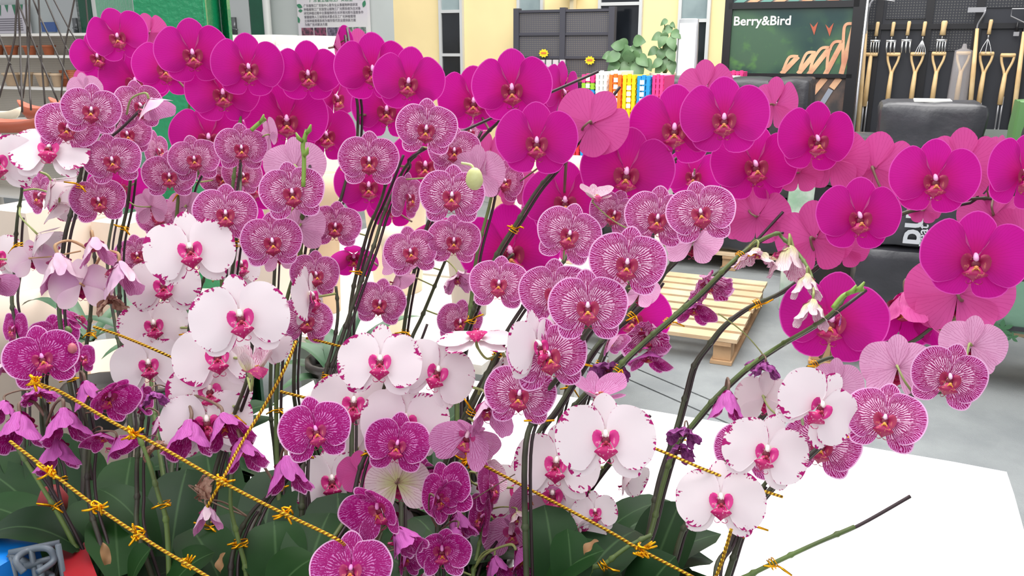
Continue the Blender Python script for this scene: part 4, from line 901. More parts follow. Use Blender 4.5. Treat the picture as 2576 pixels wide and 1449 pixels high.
# ================================================================== PLANTS
PLANTS = """
$magenta orchid spike farthest to the upper left, beside the pot shelves|M|400 1.5|-|350,130 338,250 318,380 290,520 270,660 290,820 330,1000
M 297 91 150 -12 5 -16
M 246 141 132 -14 0 -10 0 .08
M 376 84 105 150 0 8 0 .1
M 340 203 170 0 0 0 0 .22
M 232 205 90 160 0 0 0 .15
$magenta orchid in front of the green column, first large spike|M|480 1.45|-|482,150 478,250 465,330 452,460 440,600 430,800 430,1000
M 484 133 182
M 420 171 168 -8 0 0 0 .08
M 525 345 190 0 0 0 0 .14
M 300 470 150 -10 0 0 0 .2
$magenta orchid with two stacked blooms right of the green column|M|600 1.45|-|622,180 610,260 600,340 585,470 560,640 560,800 570,1000
M 624 169 180 4
M 561 233 184 0 0 0 0 .06
M 640 465 160 0 0 0 0 .2
$magenta orchid left of the notice board, three blooms deep|M|700 1.5|-|775,190 765,260 745,330 720,430 700,560 690,700 680,1000
M 774 185 172 6
M 721 300 208 0 0 0 0 .2
M 843 245 150 40 0 0 0 .10
M 818 338 165 15 0 0 0 .16
$magenta orchid under the notice board with a narrow bloom on top|M|820 1.5|873,70|868,90 880,180 900,270 895,390 880,420 850,520 800,600 760,720 740,1000
M 937 174 192
M 1028 205 184 0 0 3 0 -.08
M 973 275 180 0 0 0 0 .1
M 842 118 130 70 10 -20 2 .06
M 903 135 130 160 0 0 0 .16
M 928 466 175 0 0 0 0 .15
M 1070 415 190 0 0 0 0 .3
$magenta orchid pair left of the black racks|M|1000 1.45|1212,330|1300,240 1260,300 1215,345 1150,430 1090,530 1050,650 1020,800 1000,1000
M 1288 221 206
M 1192 254 186 -4 0 0 0 .09
M 1413 232 165 58 0 6 0 .02
M 1225 400 150 130 0 0 0 .2
$magenta orchid with a bare stake tip crossing its reversed bloom|M|1200 1.35|1560,218|1470,325 1400,420 1350,480 1300,560 1250,640 1200,760 1160,900
M 1350 355 210
M 1487 312 195 172 -8 -28 0 .06
M 1421 505 215 0 0 0 0 .16
M 1300 470 120 150 0 0 0 .25
$magenta orchid with the broadest twin blooms at centre right|M|1420 1.25|-|1830,310 1760,350 1700,400 1640,450 1580,560 1520,700 1450,900 1400,1100
M 1822 297 222
M 1697 322 232 0 0 0 0 .07
M 1577 433 240 0 0 0 0 .10
M 1775 222 150 155 0 10 0 .1
M 1950 265 150 140 0 0 0 .08
M 1745 440 150 0 0 0 0 .25
M 1405 600 150 150 0 0 0 .3
$magenta orchid arching right below the advertisement board|M|1500 1.25|-|2130,420 2060,415 1990,430 1900,490 1850,535 1780,590 1700,655 1600,760 1520,880 1450,1100
M 2053 350 200 24 0 4 0 .04
M 1898 415 224 16 0 0 0 .16
M 2095 400 190 150 0 0 0 .07
M 1905 545 170 165 0 0 0 .09
M 2010 435 120 170 0 0 0 .08
M 1830 560 110 170 0 0 0 .12
$magenta orchid arching to the right edge above the peat bale|M|1600 1.12|2440,390|2600,530 2520,505 2450,500 2330,522 2250,545 2130,612 2030,690 1960,738 1880,775 1820,820 1780,870 1745,920 1725,990 1700,1080 1660,1200 1635,1320 1610,1449
M 2351 450 216 15 0 -4
M 2160 544 212 18 0 -4
M 2050 602 210 155 0 10 0 .08
M 2572 438 215 42 0 10
M 2422 415 200 158 0 0 0 .08
M 2200 425 200 168 0 0 0 .1
M 2500 545 170 170 -20 0 0 .08
M 2510 395 120 120 0 -20 0 .08
M 2325 530 80 170 0 0 0 .1
M 2125 625 120 165 0 0 0 .1
$magenta orchid arching low at the right edge over the grey floor|M|1560 1.1|-|2600,705 2540,710 2430,760 2350,820 2270,870 2140,890 2060,910 1990,960 1930,1030 1850,1130 1780,1230 1720,1330 1680,1449
M 2453 650 256 12 0 -4
M 2410 740 250 172 -5 0 0 .09
M 2094 805 264 -4 0 2 0 .18
M 2280 742 340 10 -55 0 1 .16
M 2572 600 200 150 0 0 0 .1
M 2150 800 150 170 0 0 0 .12
$magenta orchid half hidden low at the centre behind striped blooms|M|1150 1.35|-|1290,640 1230,700 1180,800 1150,950
M 1283 632 262 0 0 -4 0 .32
M 1090 560 170 20 -50 0 2 .2
M 985 520 130 0 0 0 0 .3
M 1590 800 200 0 0 0 0 .35
M 590 560 150 0 0 0 0 .3
M 890 640 150 0 -40 0 2 .3
$striped orchid at far left with two large netted blooms|S|260 1.25|368,262|300,300 270,340 235,340 215,380 200,450 180,530 160,620 150,800 200,1100
S 230 276 142 -6 0 8
S 171 319 150 -8 0 16 0 .05
S 350 265 135 30 0 0 0 .06
P 375 250 150 60 -60 0 2 .0
S 215 225 90 150 0 0 0 .1
$striped orchid behind the upper left white bloom|S|300 1.22|-|330,330 340,400 330,440 320,520 300,620 300,720 310,900 330,1100
S 319 336 122 0 0 0
S 282 401 141 0 0 0
S 247 503 134 0 0 0
S 395 380 115 60 0 10 0 .05
S 105 490 130 -50 0 0 0 .15
S 380 520 100 140 0 0 0 .1
$striped orchid with paired blooms ahead of the green column|S|450 1.2|528,318|520,350 505,420 480,480 475,560 440,640 410,760 380,950
S 489 399 128
S 426 441 132 0 0 8 0 .02
S 398 545 108 -18 0 -12
S 560 445 120 0 0 0 0 .1
S 470 520 100 150 0 0 0 .12
$striped orchid with one bloom above another under the magenta row|S|560 1.18|-|605,380 605,460 600,550 590,640 570,800 560,1000
S 607 371 131 4 0 4
S 567 536 160 0 4 0
S 610 440 110 20 0 0 0 .08
S 680 340 100 110 0 30 0 .08
$striped orchid with a green budding tip and a reversed pale bloom|S|720 1.12|782,400|770,325 765,400 762,470 760,560 755,640 720,760 700,900 695,1100
S 735 482 164
S 684 606 156 0 0 0
S 743 418 156 176 0 0 0 .05
S 745 570 150 172 0 0 0 .08
S 793 690 132 20 0 10
S 770 805 140 14 0 10 0 .02
S 345 640 110 0 0 0 0 .1
S 700 640 100 160 0 0 0 .1
$striped orchid left of the thick dark stem bundle|S|870 1.12|1015,390|975,440 960,500 930,570 910,640 890,720 880,800 880,900 885,1100
S 928 402 155
S 844 567 132 0 0 6
S 956 761 133 0 -4 12
S 1150 440 110 150 0 0 0 .06
$tall striped orchid with the palest twin blooms at top centre|S|820 1.08|1505,180|1065,370 1020,420 1000,460 965,540 940,620 915,690 880,790 850,880 820,960 790,1060 760,1200
S 1073 322 158 0 0 10
S 1143 378 136 0 0 2
S 1137 491 168
S 1025 495 132 56 0 0 0 .02
S 1180 330 100 40 0 20 0 .05
P 1215 420 90 60 0 0 2 .05
$striped orchid at centre with a wilted pink cluster below|S|1010 1.1|1075,815|1140,610 1110,680 1085,740 1060,800 1030,870 1010,1000
S 1033 632 139 0 0 -4
S 1142 604 138 0 0 8
S 1157 808 120 6 -4 4
P 1150 690 120 20 -50 0 3 .02
S 1010 650 120 150 -20 0 0 .05
S 1000 690 110 100 -60 0 2 .06
$striped orchid with a side-turned bloom right of the green bud|S|1180 1.1|1250,395|1240,420 1235,500 1200,640 1180,800 1150,1000
S 1268 455 118 24 0 6
S 1205 435 150 150 0 0 0 .06
$striped orchid with tilted bloom left of the centre right stems|S|1200 1.1|-|1440,620 1390,700 1350,730 1310,780 1260,860 1230,930 1190,1000 1150,1100 1130,1250
S 1432 588 170 12 0 12
S 1255 712 152 0 0 0
S 1365 530 110 0 0 0 0 .06
S 1395 735 184 0 0 0 0 .05
$striped orchid trio with the brightest netted petals at centre right|S|1380 1.05|-|1780,560 1730,610 1690,660 1640,740 1580,800 1520,850 1480,900 1400,1030 1350,1100 1320,1250
S 1763 534 176 0 6 -16
S 1655 547 172 0 0 4 0 .03
S 1545 536 132 10 0 16 0 -.02
G 1496 500 110 20 60 0 2 .05
S 1745 610 150 165 -30 0 0 .06
S 1560 680 120 160 0 0 0 .12
$striped orchid with the two largest netted blooms at the centre|S|1330 1.0|-|1590,700 1560,760 1500,810 1460,860 1420,930 1380,980 1350,1040 1320,1150
S 1578 660 198
S 1479 770 204
S 1378 893 208 10 0 -6 0 .08
S 1308 990 186 -6 -6 8 0 .08
S 1610 740 110 150 -40 0 0 .06
S 1535 850 110 60 -40 0 2 .04
$striped orchid reaching far right over the grey floor|S|1720 1.0|2500,900|2440,950 2380,985 2310,988 2250,1020 2180,1050 2090,1100 2010,1170 1930,1240 1870,1330 1830,1449
S 2387 948 188 20 0 10
S 2226 1052 196 2 0 4
S 2258 925 180 172 0 0 0 .05
S 2445 870 165 160 0 0 0 .05
S 2105 970 150 150 0 0 0 .08
S 2068 1118 190 -4 0 4 0 .22
S 1880 1130 180 -20 0 0 0 .3
$striped orchid gone over, with a green arched tip and nodding blooms|S|1500 1.15|-|2045,740 2040,690 2010,640 1970,600 1952,588 1900,612 1840,660 1760,740 1690,800 1620,860 1555,925 1500,1010 1440,1100 1400,1250
G 1985 620 200 20 -70 20 1 0
G 2030 690 150 10 -75 0 1 -.10
G 1905 625 140 -20 -70 0 3
G 2045 755 170 0 -70 0 1 -.17
V 1915 900 100 0 -70 0 3
$striped orchid with three shrivelled hanging blooms over the pallet|V|1430 1.2|1970,533|1900,600 1850,655 1800,690 1750,740 1700,790 1640,840 1560,900 1500,960 1400,1100
S 1775 705 150 30 -35 -20 3
D 1748 765 140 20 -60 0 2
S 1628 835 165 0 -35 0 3
D 1635 885 150 0 -70 10 2
V 1530 920 140 10 -50 0 3
$spent orchid spike with yellow-green side shoot and bare stake tip|V|1600 1.05|2178,730|2130,740 2090,790 2030,830 1960,870 1880,925 1800,1000 1740,1070 1700,1120 1665,1230 1640,1330 1600,1449
D 1832 985 190 0 -70 10 1
V 1722 1075 120 0 -60 0 3
V 1712 1120 110 0 -60 20 3
V 2115 800 60 0 -60 0 4 -.14
V 1925 912 110 0 -65 0 3 0
$dark-centred striped orchid low at the left edge|D|130 1.1|205,875|170,850 140,890 110,930 105,1000 110,1100 150,1200
D 105 898 176 0 0 -4
D 38 825 110 -60 0 0
D 190 800 110 70 40 20
D 205 900 90 40 0 0 0 .1
D 135 845 120 0 0 0 0 .1
$dark-centred striped orchid left of the lower white blooms|D|700 1.0|-|800,1100 780,1130 740,1170 700,1220 650,1290 620,1400
D 793 1080 184 0 0 -4
D 905 1065 100 0 0 0 0 .04
$dark-centred striped orchid facing right on a green stem|D|860 .98|1215,1165|1060,1180 1000,1190 930,1220 880,1290 820,1380 770,1449
D 1000 1115 170 -8 0 14
G 1000 1215 170 172 0 0 0 .03
$dark-centred orchid with folded side-turned blooms at bottom centre|D|1030 .98|-|1130,1290 1110,1330 1070,1370 1040,1420 1020,1449
D 1120 1235 170 -35 0 -20
D 1080 1215 150 -60 0 0 5 .03
D 1110 1378 175 10 -20 0 2 -.08
D 1095 1250 150 50 -20 -20 2 -.06
D 1150 1330 150 -30 -60 0 1 -.06
D 1150 1290 162 30 -70 0 1 .02
P 1330 1180 90 90 0 0 2 .02
$dark-centred orchid in the bottom middle with a big upturned bloom|D|900 .92|-|960,1340 940,1400 920,1449
D 883 1432 210 0 10 0
D 955 1270 210 -40 -30 -10 2 -.10
D 1000 1330 190 50 -55 0 1 -.10
D 1015 1390 150 60 -30 0 2 -.04
P 830 1350 130 0 -40 0 2 .06
D 900 1290 130 0 0 0 0 .06
M 905 1190 120 160 0 0 0 .08
$striped orchid with edge-on blooms and long green sepals at bottom centre|S|1180 .98|1250,1362|1230,1230 1220,1300 1200,1400 1190,1449
D 1230 1225 150 68 0 0
G 1200 1190 170 70 0 10 2 .03
G 1300 1290 134 20 -40 0 1 -.03
D 1300 1385 200 60 -30 0 2 -.06
D 1245 1400 150 30 -60 0 1 -.04
P 1330 1240 190 30 -30 0 2 .02
P 1290 1330 180 -10 -20 0 2 .02
P 1080 1440 170 0 -50 0 1 -.04
D 1220 1300 150 -60 10 20 5 .0
$white orchid with purple flecks at the far left edge|W|60 1.2|-|50,430 55,480 45,540 40,600 38,680 30,760 50,860 60,1000
W 125 374 184 -6 30 4
W -10 400 190 -4 0 0
W 130 455 180 70 -50 0 2 .02
W 95 590 150 60 -50 0 2
W -12 640 150 20 0 0 0 .02
W 150 510 140 50 -70 0 2 .04
P -20 700 130 40 -40 0 2
$white orchid cascade with red lips, upper left of centre|W|400 1.12|-|520,680 500,740 480,800 470,880 460,980 440,1100
W 477 622 220 0 8 0
W 411 712 178 -4 0 0 0 .04
W 386 813 170 0 0 0 0 .05
W 373 912 176 0 0 0 0 .06
W 600 662 150 40 0 0 0 .05
P 460 990 120 10 -50 0 3 .06
$white orchid cascade with the widest bloom left of centre|W|540 1.05|660,880|640,830 630,900 620,960 590,1040 560,1120 530,1240 520,1400
W 603 791 244 2 4 -2
W 546 888 216 0 0 0 0 .06
W 527 976 208 0 0 0 0 .05
W 520 1055 224 0 0 0 0 .08
G 635 945 212 20 75 0 1 -.02
W 670 860 150 60 -40 0 2 .04
$white orchid bloom seen edge-on beside the striped stem bundle|W|760 1.08|-|845,720 850,790 840,860 820,930 800,1000 770,1100 760,1200
W 777 742 180 66 0 0
$white orchid pair leaning left of the middle stem|W|960 1.02|-|980,930 960,1000 950,1080 900,1200 880,1400
W 956 904 212 0 6 4
W 890 1008 214 0 0 4 0 .06
$white orchid with pale blooms turned up and sideways at the centre|W|1120 1.02|-|1290,900 1260,880 1210,980 1180,1040 1150,1100 1110,1200 1100,1400
W 1100 930 204 12 0 24
W 1020 1052 224 0 0 6 0 .05
W 1200 850 200 0 72 0
W 1349 866 205 44 0 -6 0 -.14
W 1270 900 190 140 -50 0 2 .03
P 1225 1010 220 10 -50 0 1 -.03
P 1180 1090 210 -30 -30 20 2 -.02
P 1190 1100 150 30 -30 0 2 .01
$white orchid with the largest fully open bloom at bottom centre|W|1400 .98|1636,1045|1580,1100 1510,1190 1460,1260 1420,1310 1390,1360 1350,1449
W 1523 1095 254 0 2 0
W 1401 1160 220 -4 0 2 0 .05
W 1390 1240 200 0 0 -4 0 .07
W 1496 1285 118 10 0 -6 0 .02
W 1570 1190 150 66 -30 0 2 .03
W 1455 1330 150 40 -30 0 2 .02
W 1310 1230 200 0 0 0 0 .12
P 1500 1000 180 20 60 0 2 .04
W 1255 1250 170 0 -40 0 0 .14
$white orchid trio at right with purple margin flecks|W|1820 .95|-|2000,1090 1950,1180 1900,1250 1860,1310 1830,1380 1800,1449
W 2062 1018 225 32 0 26 0 -.10
W 1928 1130 216 10 0 14 0 -.06
W 1813 1252 222 2 0 -6 0 -.03
W 1925 1000 160 160 0 0 0 .08
$white orchid half hidden behind dark striped blooms|W|800 1.1|-|850,1230 840,1300 820,1400
W 835 1205 200 0 0 0 0 .08
W 900 1130 160 170 0 0 0 .12
W 990 1290 130 0 -30 0 2 .12
$faded orchid at left with pale pink drooping blooms|P|200 1.12|-|235,620 240,680 232,740 225,820 215,900 215,1050
P 145 640 212 0 -72 0 1
P 300 660 201 10 -72 10 1
P 235 600 168 10 -60 0 1
P 205 715 150 172 0 0 0
P 80 650 110 170 0 0 0 .06
T 275 745 110 10 -70 0 3
P 20 900 190 10 -60 0 2 .05
$faded violet orchid with closed bells at the left edge|D|60 1.05|-|100,940 110,1000 115,1060 120,1140 130,1240 160,1380
D 160 1030 225 -10 -68 0 1
D 140 1105 212 -10 -70 0 1
D 50 1040 237 -20 -60 0 1 .03
D 95 975 120 0 -60 0 3 .05
D 12 1010 150 -30 -60 0 1 .06
$violet orchid with a turned-away bloom below the left striped one|D|300 1.02|-|200,880 205,960 212,1040 225,1120 220,1200 230,1290 260,1400
D 270 990 170 30 -30 20 2
D 215 960 174 20 -70 0 1 .03
D 295 1100 150 60 -60 0 2
D 255 1090 120 -20 -60 0 2 .02
D 340 1010 120 70 0 0 2 .05
$violet orchid bells hanging under the white cascades|D|480 1.02|-|430,980 370,1000 355,1080 345,1160 345,1250 350,1350
D 480 1060 237 -20 -62 0 1
D 560 1045 237 10 -50 0 1 -.02
V 385 985 100 0 -70 0 3
T 395 1110 110 0 -70 0 3
P 400 1050 134 20 -60 0 1 .05
$violet orchid bell pair beside the gold cord crossing|D|620 .98|-|700,1230 640,1280 600,1350 580,1449
D 605 1105 212 20 -66 0 1
D 720 1150 237 0 -66 0 1
P 520 1275 145 0 -72 0 1
T 490 1225 110 90 -20 0 3 .04
$bare cut orchid spike with node scars lying low at bottom right|B|1560 .98|2290,1248|2150,1325 2050,1368 1960,1410 1880,1449 1780,1500
$spent orchid spike crossing the broad leaves at bottom centre|B|1500 1.0|-|1640,1345 1580,1375 1520,1420 1480,1449
$bare green orchid stems rising from the leaves at left|B|330 1.05|28,1110|40,1120 90,1200 150,1300 200,1400
$young green orchid spike by the second gold cord|B|440 1.0|-|345,1090 370,1150 400,1250 420,1330
$slim green orchid spike left of the lower striped bloom|B|640 1.0|-|585,1170 580,1270 600,1360 620,1449
"""
def parse():
    out = []
    for ln in PLANTS.strip().split('\n'):
        if ln[0] == '$':
            lab, kind, base, stake, path = ln[1:].split('|'); out.append((lab, kind, [float(v) for v in base.split()], None if stake == '-' else [float(v) for v in stake.split(',')], [tuple(float(v) for v in p.split(',')) for p in path.split()], []))
        else:
            t = ln.split(); v = [float(x) for x in t[1:]]; v += [0]*(8-len(v)); out[-1][5].append((t[0], *v))
    return out
W0 = {'M': .108, 'S': .080, 'D': .080, 'W': .102, 'P': .085, 'G': .085, 'T': .08, 'V': .08}
def fdepth(f):
    k, x, y, w, dd = f[0], f[1], f[2], f[3], f[8]
    return None
data = parse()
kindnames = {'M': 'magenta orchids', 'S': 'striped orchids', 'D': 'dark striped orchids', 'W': 'white orchids', 'P': 'faded orchids', 'V': 'faded orchids', 'B': 'bare orchid spikes'}
rf = random.Random(77); allleaf = []
PVAR = {}
for lab, kind, (bx, bd), stake, path, fls in data:
    # distance of each bloom follows from its real width, pulled gently towards the plant
    ds = []
    for f in fls:
        wn = f[3]; nom = FPX*W0[f[0]]/wn
        ds.append(nom)
    big = [d for d, f in zip(ds, fls) if int(f[7]) in (0, 5) and f[3] > 120]
    ref = sum(big)/len(big) if big else bd
    if ref > 1.55: ref = 1.55
    dep = []
    for d, f in zip(ds, fls):
        if int(f[7]) in (0, 5) and abs(f[4]) < 90: dd = .6*d+.4*ref if d < 1.7 else ref
        else: dd = ref
        dep.append(dd+f[8])
    def dp(x, y):
        sw = 0; s_ = 0
        for f, d in zip(fls, dep):
            if f[8] > .15: continue
            q = 1/((f[1]-x)**2+(f[2]-y)**2+1600); sw += q; s_ += q*(d+.035)
        q = 1.2/((bx-x)**2*.3+(1500-y)**2+6000); sw += q; s_ += q*bd
        return s_/sw
    pz = .79
    yb = py_for_z(pz, bd); B = UP(bx, yb, bd)
    root = empty('orchid_plant', B-ZA*.139)
    tag(root, lab, 'orchid', None); L = root.location.copy()
    P3 = [UP(x, y, dp(x, y)) for x, y in path]
    end = P3[-1]
    if (end-B).length > .02 and end.z > pz: P3.append(end.lerp(B, .6)-ZA*0+Vector((0, 0, .01))); P3.append(B)
    sp = spline(P3, 6); n = len(sp)
    m = MB(); rad = [(.0021+.0017*(i/n)) if kind != 'B' or i > 3 else .0026 for i in range(n)]
    m.tube(sp, rad, 8)
    for i in range(3, n-6, 7):      # nodes on the spike
        t = (sp[i+1]-sp[i-1]).normalized(); m.tube([sp[i]-t*.005, sp[i], sp[i]+t*.004], [rad[i], rad[i]*1.45, rad[i]], 8, 0, cap=False)
    m.obj('stem', GREENSTEM if ('green' in lab or kind == 'B') else STEM, root, off=L)
    if stake:
        d0 = dp(*stake) if kind != 'B' else dp(*path[0]); m = MB(); tip = UP(stake[0], stake[1], d0)
        j0 = min(range(len(P3)), key=lambda i: (P3[i]-tip).length)
        off_ = Vector((.006, .004, -.001)); pts = [tip]+[p+off_ for p in P3[j0:] if (p-tip).length > .05]
        m.tube(spline(pts, 5), .0022, 7); m.obj('stake', STAKE, root, off=L)
        if 'green budding' in lab: pass
    elif kind in 'MSWD' and len(path) > 3:
        m = MB(); m.tube([p+Vector((.007, .004, 0)) for p in sp[max(6, n//4):]], .002, 6); m.obj('stake', STAKE, root, off=L)
    if rf.random() < .8 or kind == 'B':
        for q in range(2 if n > 40 else 1):
            i = min(n-3, int(n*(.35+.3*q+.1*rf.random()))); c = sp[i]; t = (sp[i+1]-sp[i-1]).normalized(); a = t.orthogonal().normalized(); b = t.cross(a)
            m = MB(); pts = [c+Vector((.003, .002, 0))+(a*math.cos(k*.8)+b*math.sin(k*.8))*.0068+t*(k*.00045) for k in range(20)]; m.tube(pts, .0008, 4)
            for s_ in (1, -1):
                e = c+Vector((.004, -.006, 0)); dx = Vector((s_*rf.uniform(.3, 1), -.2, rf.uniform(-.9, .5))).normalized()
                m.tube([e, e+dx*.007, e+dx*rf.uniform(.012, .022)+ZA*rf.uniform(-.004, .004)], [.001, .0016, .0012], 4)
            m.obj('gold_tie', GOLD, root, off=L)
    # pot
    m = MB(); m.lathe(pot_prof(.042, .056, .115, .004), (B.x, B.y, .651), 18); m.obj('pot', mat('brown_plastic_pot', (74, 44, 34), .4), root, off=L)
    m = MB(); m.lathe([(0, 0), (.05, 0), (.048, .012), (.02, .02), (0, .022)], (B.x, B.y, .742), 14); m.obj('bark', mat('orchid_bark', (70, 50, 36), .9, bump=.6, bscale=60, vary=.4, vscale=40), root, off=L)
    # leaves at the foot
    a0_ = rf.uniform(0, math.pi); nl = 5 if kind != 'B' else 4
    for k in range(nl):
        a = a0_+math.pi*(k % 2)+rf.uniform(-.35, .35); ll = rf.uniform(.15, .25)
        if bx > 1500 and math.cos(a) > .2: a = math.pi-a
        e = B+Vector((math.cos(a)*ll, math.sin(a)*ll, rf.uniform(.03, .15)-.01)); m = MB(); leafmb(m, B-ZA*.02+Vector((0, 0, .006*k)), e, rf.uniform(.062, .085), .05, rf.uniform(0, .05), crease=.22)
        m.obj('leaf', LEAF, root, off=L)
    # blooms
    for fi, (f, d) in enumerate(zip(fls, dep)):
        fk, x, y, wpx, yaw, pit, rol, cup, dd = f; cup = int(cup)
        pos = UP(x, y, d); S = wpx/FPX*d
        zc_ = (Vector((0, 0, CZ))-pos).normalized(); xc = ZA.cross(zc_).normalized(); yc_ = zc_.cross(xc)
        M0 = Matrix((xc, yc_, zc_)).transposed()
        jj = 3.5 if fk in 'MW' else 6
        jit = lambda a_: R(a_+rf.uniform(-jj, jj))
        Mr = M0 @ Matrix.Rotation(jit(yaw), 3, 'Y') @ Matrix.Rotation(jit(-pit), 3, 'X') @ Matrix.Rotation(jit(-rol), 3, 'Z')
        M = Matrix.Translation(pos-L) @ Mr.to_4x4() @ Matrix.Scale(S, 4)
        Mi = (Matrix.Translation(pos) @ Mr.to_4x4() @ Matrix.Scale(S, 4)).inverted()
        # stalk to the nearest point of the spike + column
        j = min(range(n), key=lambda i: (sp[i]-pos).length); tg = sp[j]
        if (tg-pos).length > .085: tg = pos+(tg-pos).normalized()*.085
        tl = Mi @ tg
        m = MB(); m.tube(spline([tl, tl.lerp(Vector((0, 0, -.2)), .55)+Vector((0, -.03, -.06)), Vector((0, .01, -.12)), Vector((0, 0, -.01))], 5), [.018]*5+[.016]*5+[.02]*6, 6, 0)
        m.tube([(0, .045, .0), (0, .032, .028), (0, .008, .056), (0, -.014, .068), (0, -.028, .066)], [.016, .023, .027, .024, .010], 8, 1)
        var = rf.randrange(3) if cup in (0, 5) else rf.randrange(2)
        fo = m.obj('flower', [PEDK if kind in 'PT' else PEDM if kind in 'WS' else PEDD, lip_mats(fk)[3]], root)
        fo.matrix_local = M
        for nm, me in flower_meshes(fk, cup, var):
            if nm == 'lip' and cup == 4: continue
            c = bpy.data.objects.new(nm, me); C.objects.link(c); c.parent = fo
# buds and side shoots -----------------------------------------------------------------
def plant(sub): return next(o for o in C.objects if o.get('label', '').find(sub) >= 0)
def bud(par, x, y, d, rpx, ang, m_, stalk=None):
    c = UP(x, y, d); r = rpx/FPX*d; mb = MB(); vs = []; n, k = 14, 9; ca, sa = math.cos(R(ang)), math.sin(R(ang))
    for j in range(k+1):
        th = math.pi*j/k; z = -math.cos(th)*r*1.15; q = math.sin(th)*r*(.95 if j < k/2 else .88)
        for i in range(n):
            a = 2*math.pi*i/n; g = 1-.07*(1 if i % 5 == 0 else 0); X, Y, Z = q*math.cos(a)*g, q*math.sin(a)*g, z
            vs.append(c+Vector((X*ca-Z*sa, Y, X*sa+Z*ca)))
    mb.add(vs, [(j*n+i, j*n+(i+1) % n, (j+1)*n+(i+1) % n, (j+1)*n+i) for j in range(k) for i in range(n)])
    if stalk: mb.tube(spline([UP(sx, sy, d+.01) for sx, sy in stalk], 4), .0016, 6)
    mb.obj('bud', m_, par, off=par.location)
BUD = mat('green_white_bud', (214, 216, 158), .5, col2=(190, 190, 120), vscale=30); BUDK = mat('rosy_bud', (196, 110, 120), .5)
bud(plant('palest twin'), 1194, 450, .93, 25, 0, BUD, [(1160, 410), (1185, 415), (1192, 428)])
bud(plant('low at the left edge'), 182, 876, .97, 12, 0, BUDK); bud(plant('low at the left edge'), 172, 830, .98, 9, 20, GREENSTEM)
def shoot(par, pts, d, nubs, mt, r=.002):
    mb = MB(); mb.tube(spline([UP(x, y, d) for x, y in pts], 4), r, 7)
    for (x, y, e) in nubs: c = UP(x, y, d-.003); mb.tube([c, c+Vector((e, -.002, .004)), c+Vector((e*1.6, -.003, .011))], [.0026, .003, .001], 6)
    mb.obj('side_shoot', mt, par, off=par.location)
LGREEN = mat('fresh_green_shoot', (128, 160, 64), .45)
shoot(plant('green budding tip'), [(763, 470), (765, 400), (762, 365), (772, 330)], 1.06, [(772, 335, .004), (760, 355, -.004), (765, 392, .004)], LGREEN, .0028)
shoot(plant('stacked blooms right'), [(632, 328), (650, 312), (668, 298)], 1.15, [(655, 308, .004)], LGREEN, .003)
shoot(plant('yellow-green side shoot'), [(2095, 775), (2120, 745), (2150, 732), (2172, 728)], .90, [(2130, 740, .005), (2150, 732, .005)], LGREEN, .0026)
# explicit large leaves that show in the photograph: root px,py,dist -> tip px,py,dist, width
def bigleaf(par, a, b, wd, lift=.03, droop=.0, crease=.2, mt=None):
    m = MB(); leafmb(m, UP(*a), UP(*b), wd, lift, droop, crease=crease, n=12); m.obj('leaf', mt or LEAF, par, off=par.location)
pl = plant
for p_, a, b, wd, li in (
    ('crossing the broad leaves', (1620, 1500, 1.12), (1712, 1262, 1.18), .085, .01), ('crossing the broad leaves', (1440, 1500, 1.0), (1600, 1335, 1.08), .085, .03),
    ('crossing the broad leaves', (1330, 1520, 1.0), (1520, 1385, .98), .075, .02), ('crossing the broad leaves', (1600, 1560, 1.0), (1700, 1400, 1.0), .08, .02),
    ('largest fully open', (1440, 1500, .98), (1428, 1330, 1.0), .05, .01), ('largest fully open', (1400, 1500, 1.0), (1370, 1270, 1.06), .07, .02),
    ('largest fully open', (1500, 1500, 1.0), (1460, 1345, 1.1), .06, .02),
    ('stems rising from the leaves', (170, 1370, 1.15), (-60, 1170, 1.25), .07, .03), ('stems rising from the leaves', (180, 1380, 1.1), (-70, 1270, 1.15), .075, .03),
    ('stems rising from the leaves', (200, 1380, 1.05), (-50, 1360, 1.05), .075, .05), ('stems rising from the leaves', (160, 1350, 1.2), (30, 1110, 1.3), .07, .03),
    ('closed bells at the left edge', (170, 1340, 1.2), (120, 1090, 1.3), .08, .02), ('closed bells at the left edge', (220, 1350, 1.2), (190, 1130, 1.3), .08, .02),
    ('young green orchid', (390, 1380, 1.08), (250, 1230, 1.1), .055, .03), ('young green orchid', (430, 1400, 1.1), (470, 1180, 1.2), .08, .02), ('young green orchid', (300, 1400, 1.1), (330, 1150, 1.25), .08, .02),
    ('slim green orchid', (560, 1420, 1.1), (520, 1140, 1.3), .09, .02), ('slim green orchid', (650, 1420, 1.1), (700, 1180, 1.25), .08, .02), ('slim green orchid', (600, 1450, 1.05), (580, 1290, 1.1), .08, .02),
    ('left of the lower striped', (560, 1480, 1.0), (480, 1330, 1.05), .07, .02), ('closed bells at the left edge', (240, 1420, 1.1), (230, 1250, 1.15), .07, .02),
    ('gold cord crossing', (700, 1500, 1.0), (690, 1310, 1.05), .075, .02), ('gold cord crossing', (760, 1500, .98), (830, 1290, 1.08), .08, .02), ('gold cord crossing', (680, 1520, .95), (800, 1400, .98), .075, .02),
    ('facing right on a green stem', (860, 1500, 1.02), (850, 1240, 1.15), .09, .02), ('low at the left edge', (330, 1480, 1.0), (380, 1380, 1.0), .06, .01),
    ('turned-away bloom below', (420, 1500, .98), (540, 1390, 1.0), .06, .02), ('turned-away bloom below', (300, 1450, 1.02), (290, 1290, 1.1), .07, .02),
    ('wilted pink cluster', (1150, 1420, 1.15), (1200, 1240, 1.25), .07, .02)):
    bigleaf(pl(p_), a, b, wd, li)
DRY = mat('dry_leaf_tip', (150, 112, 74), .6)
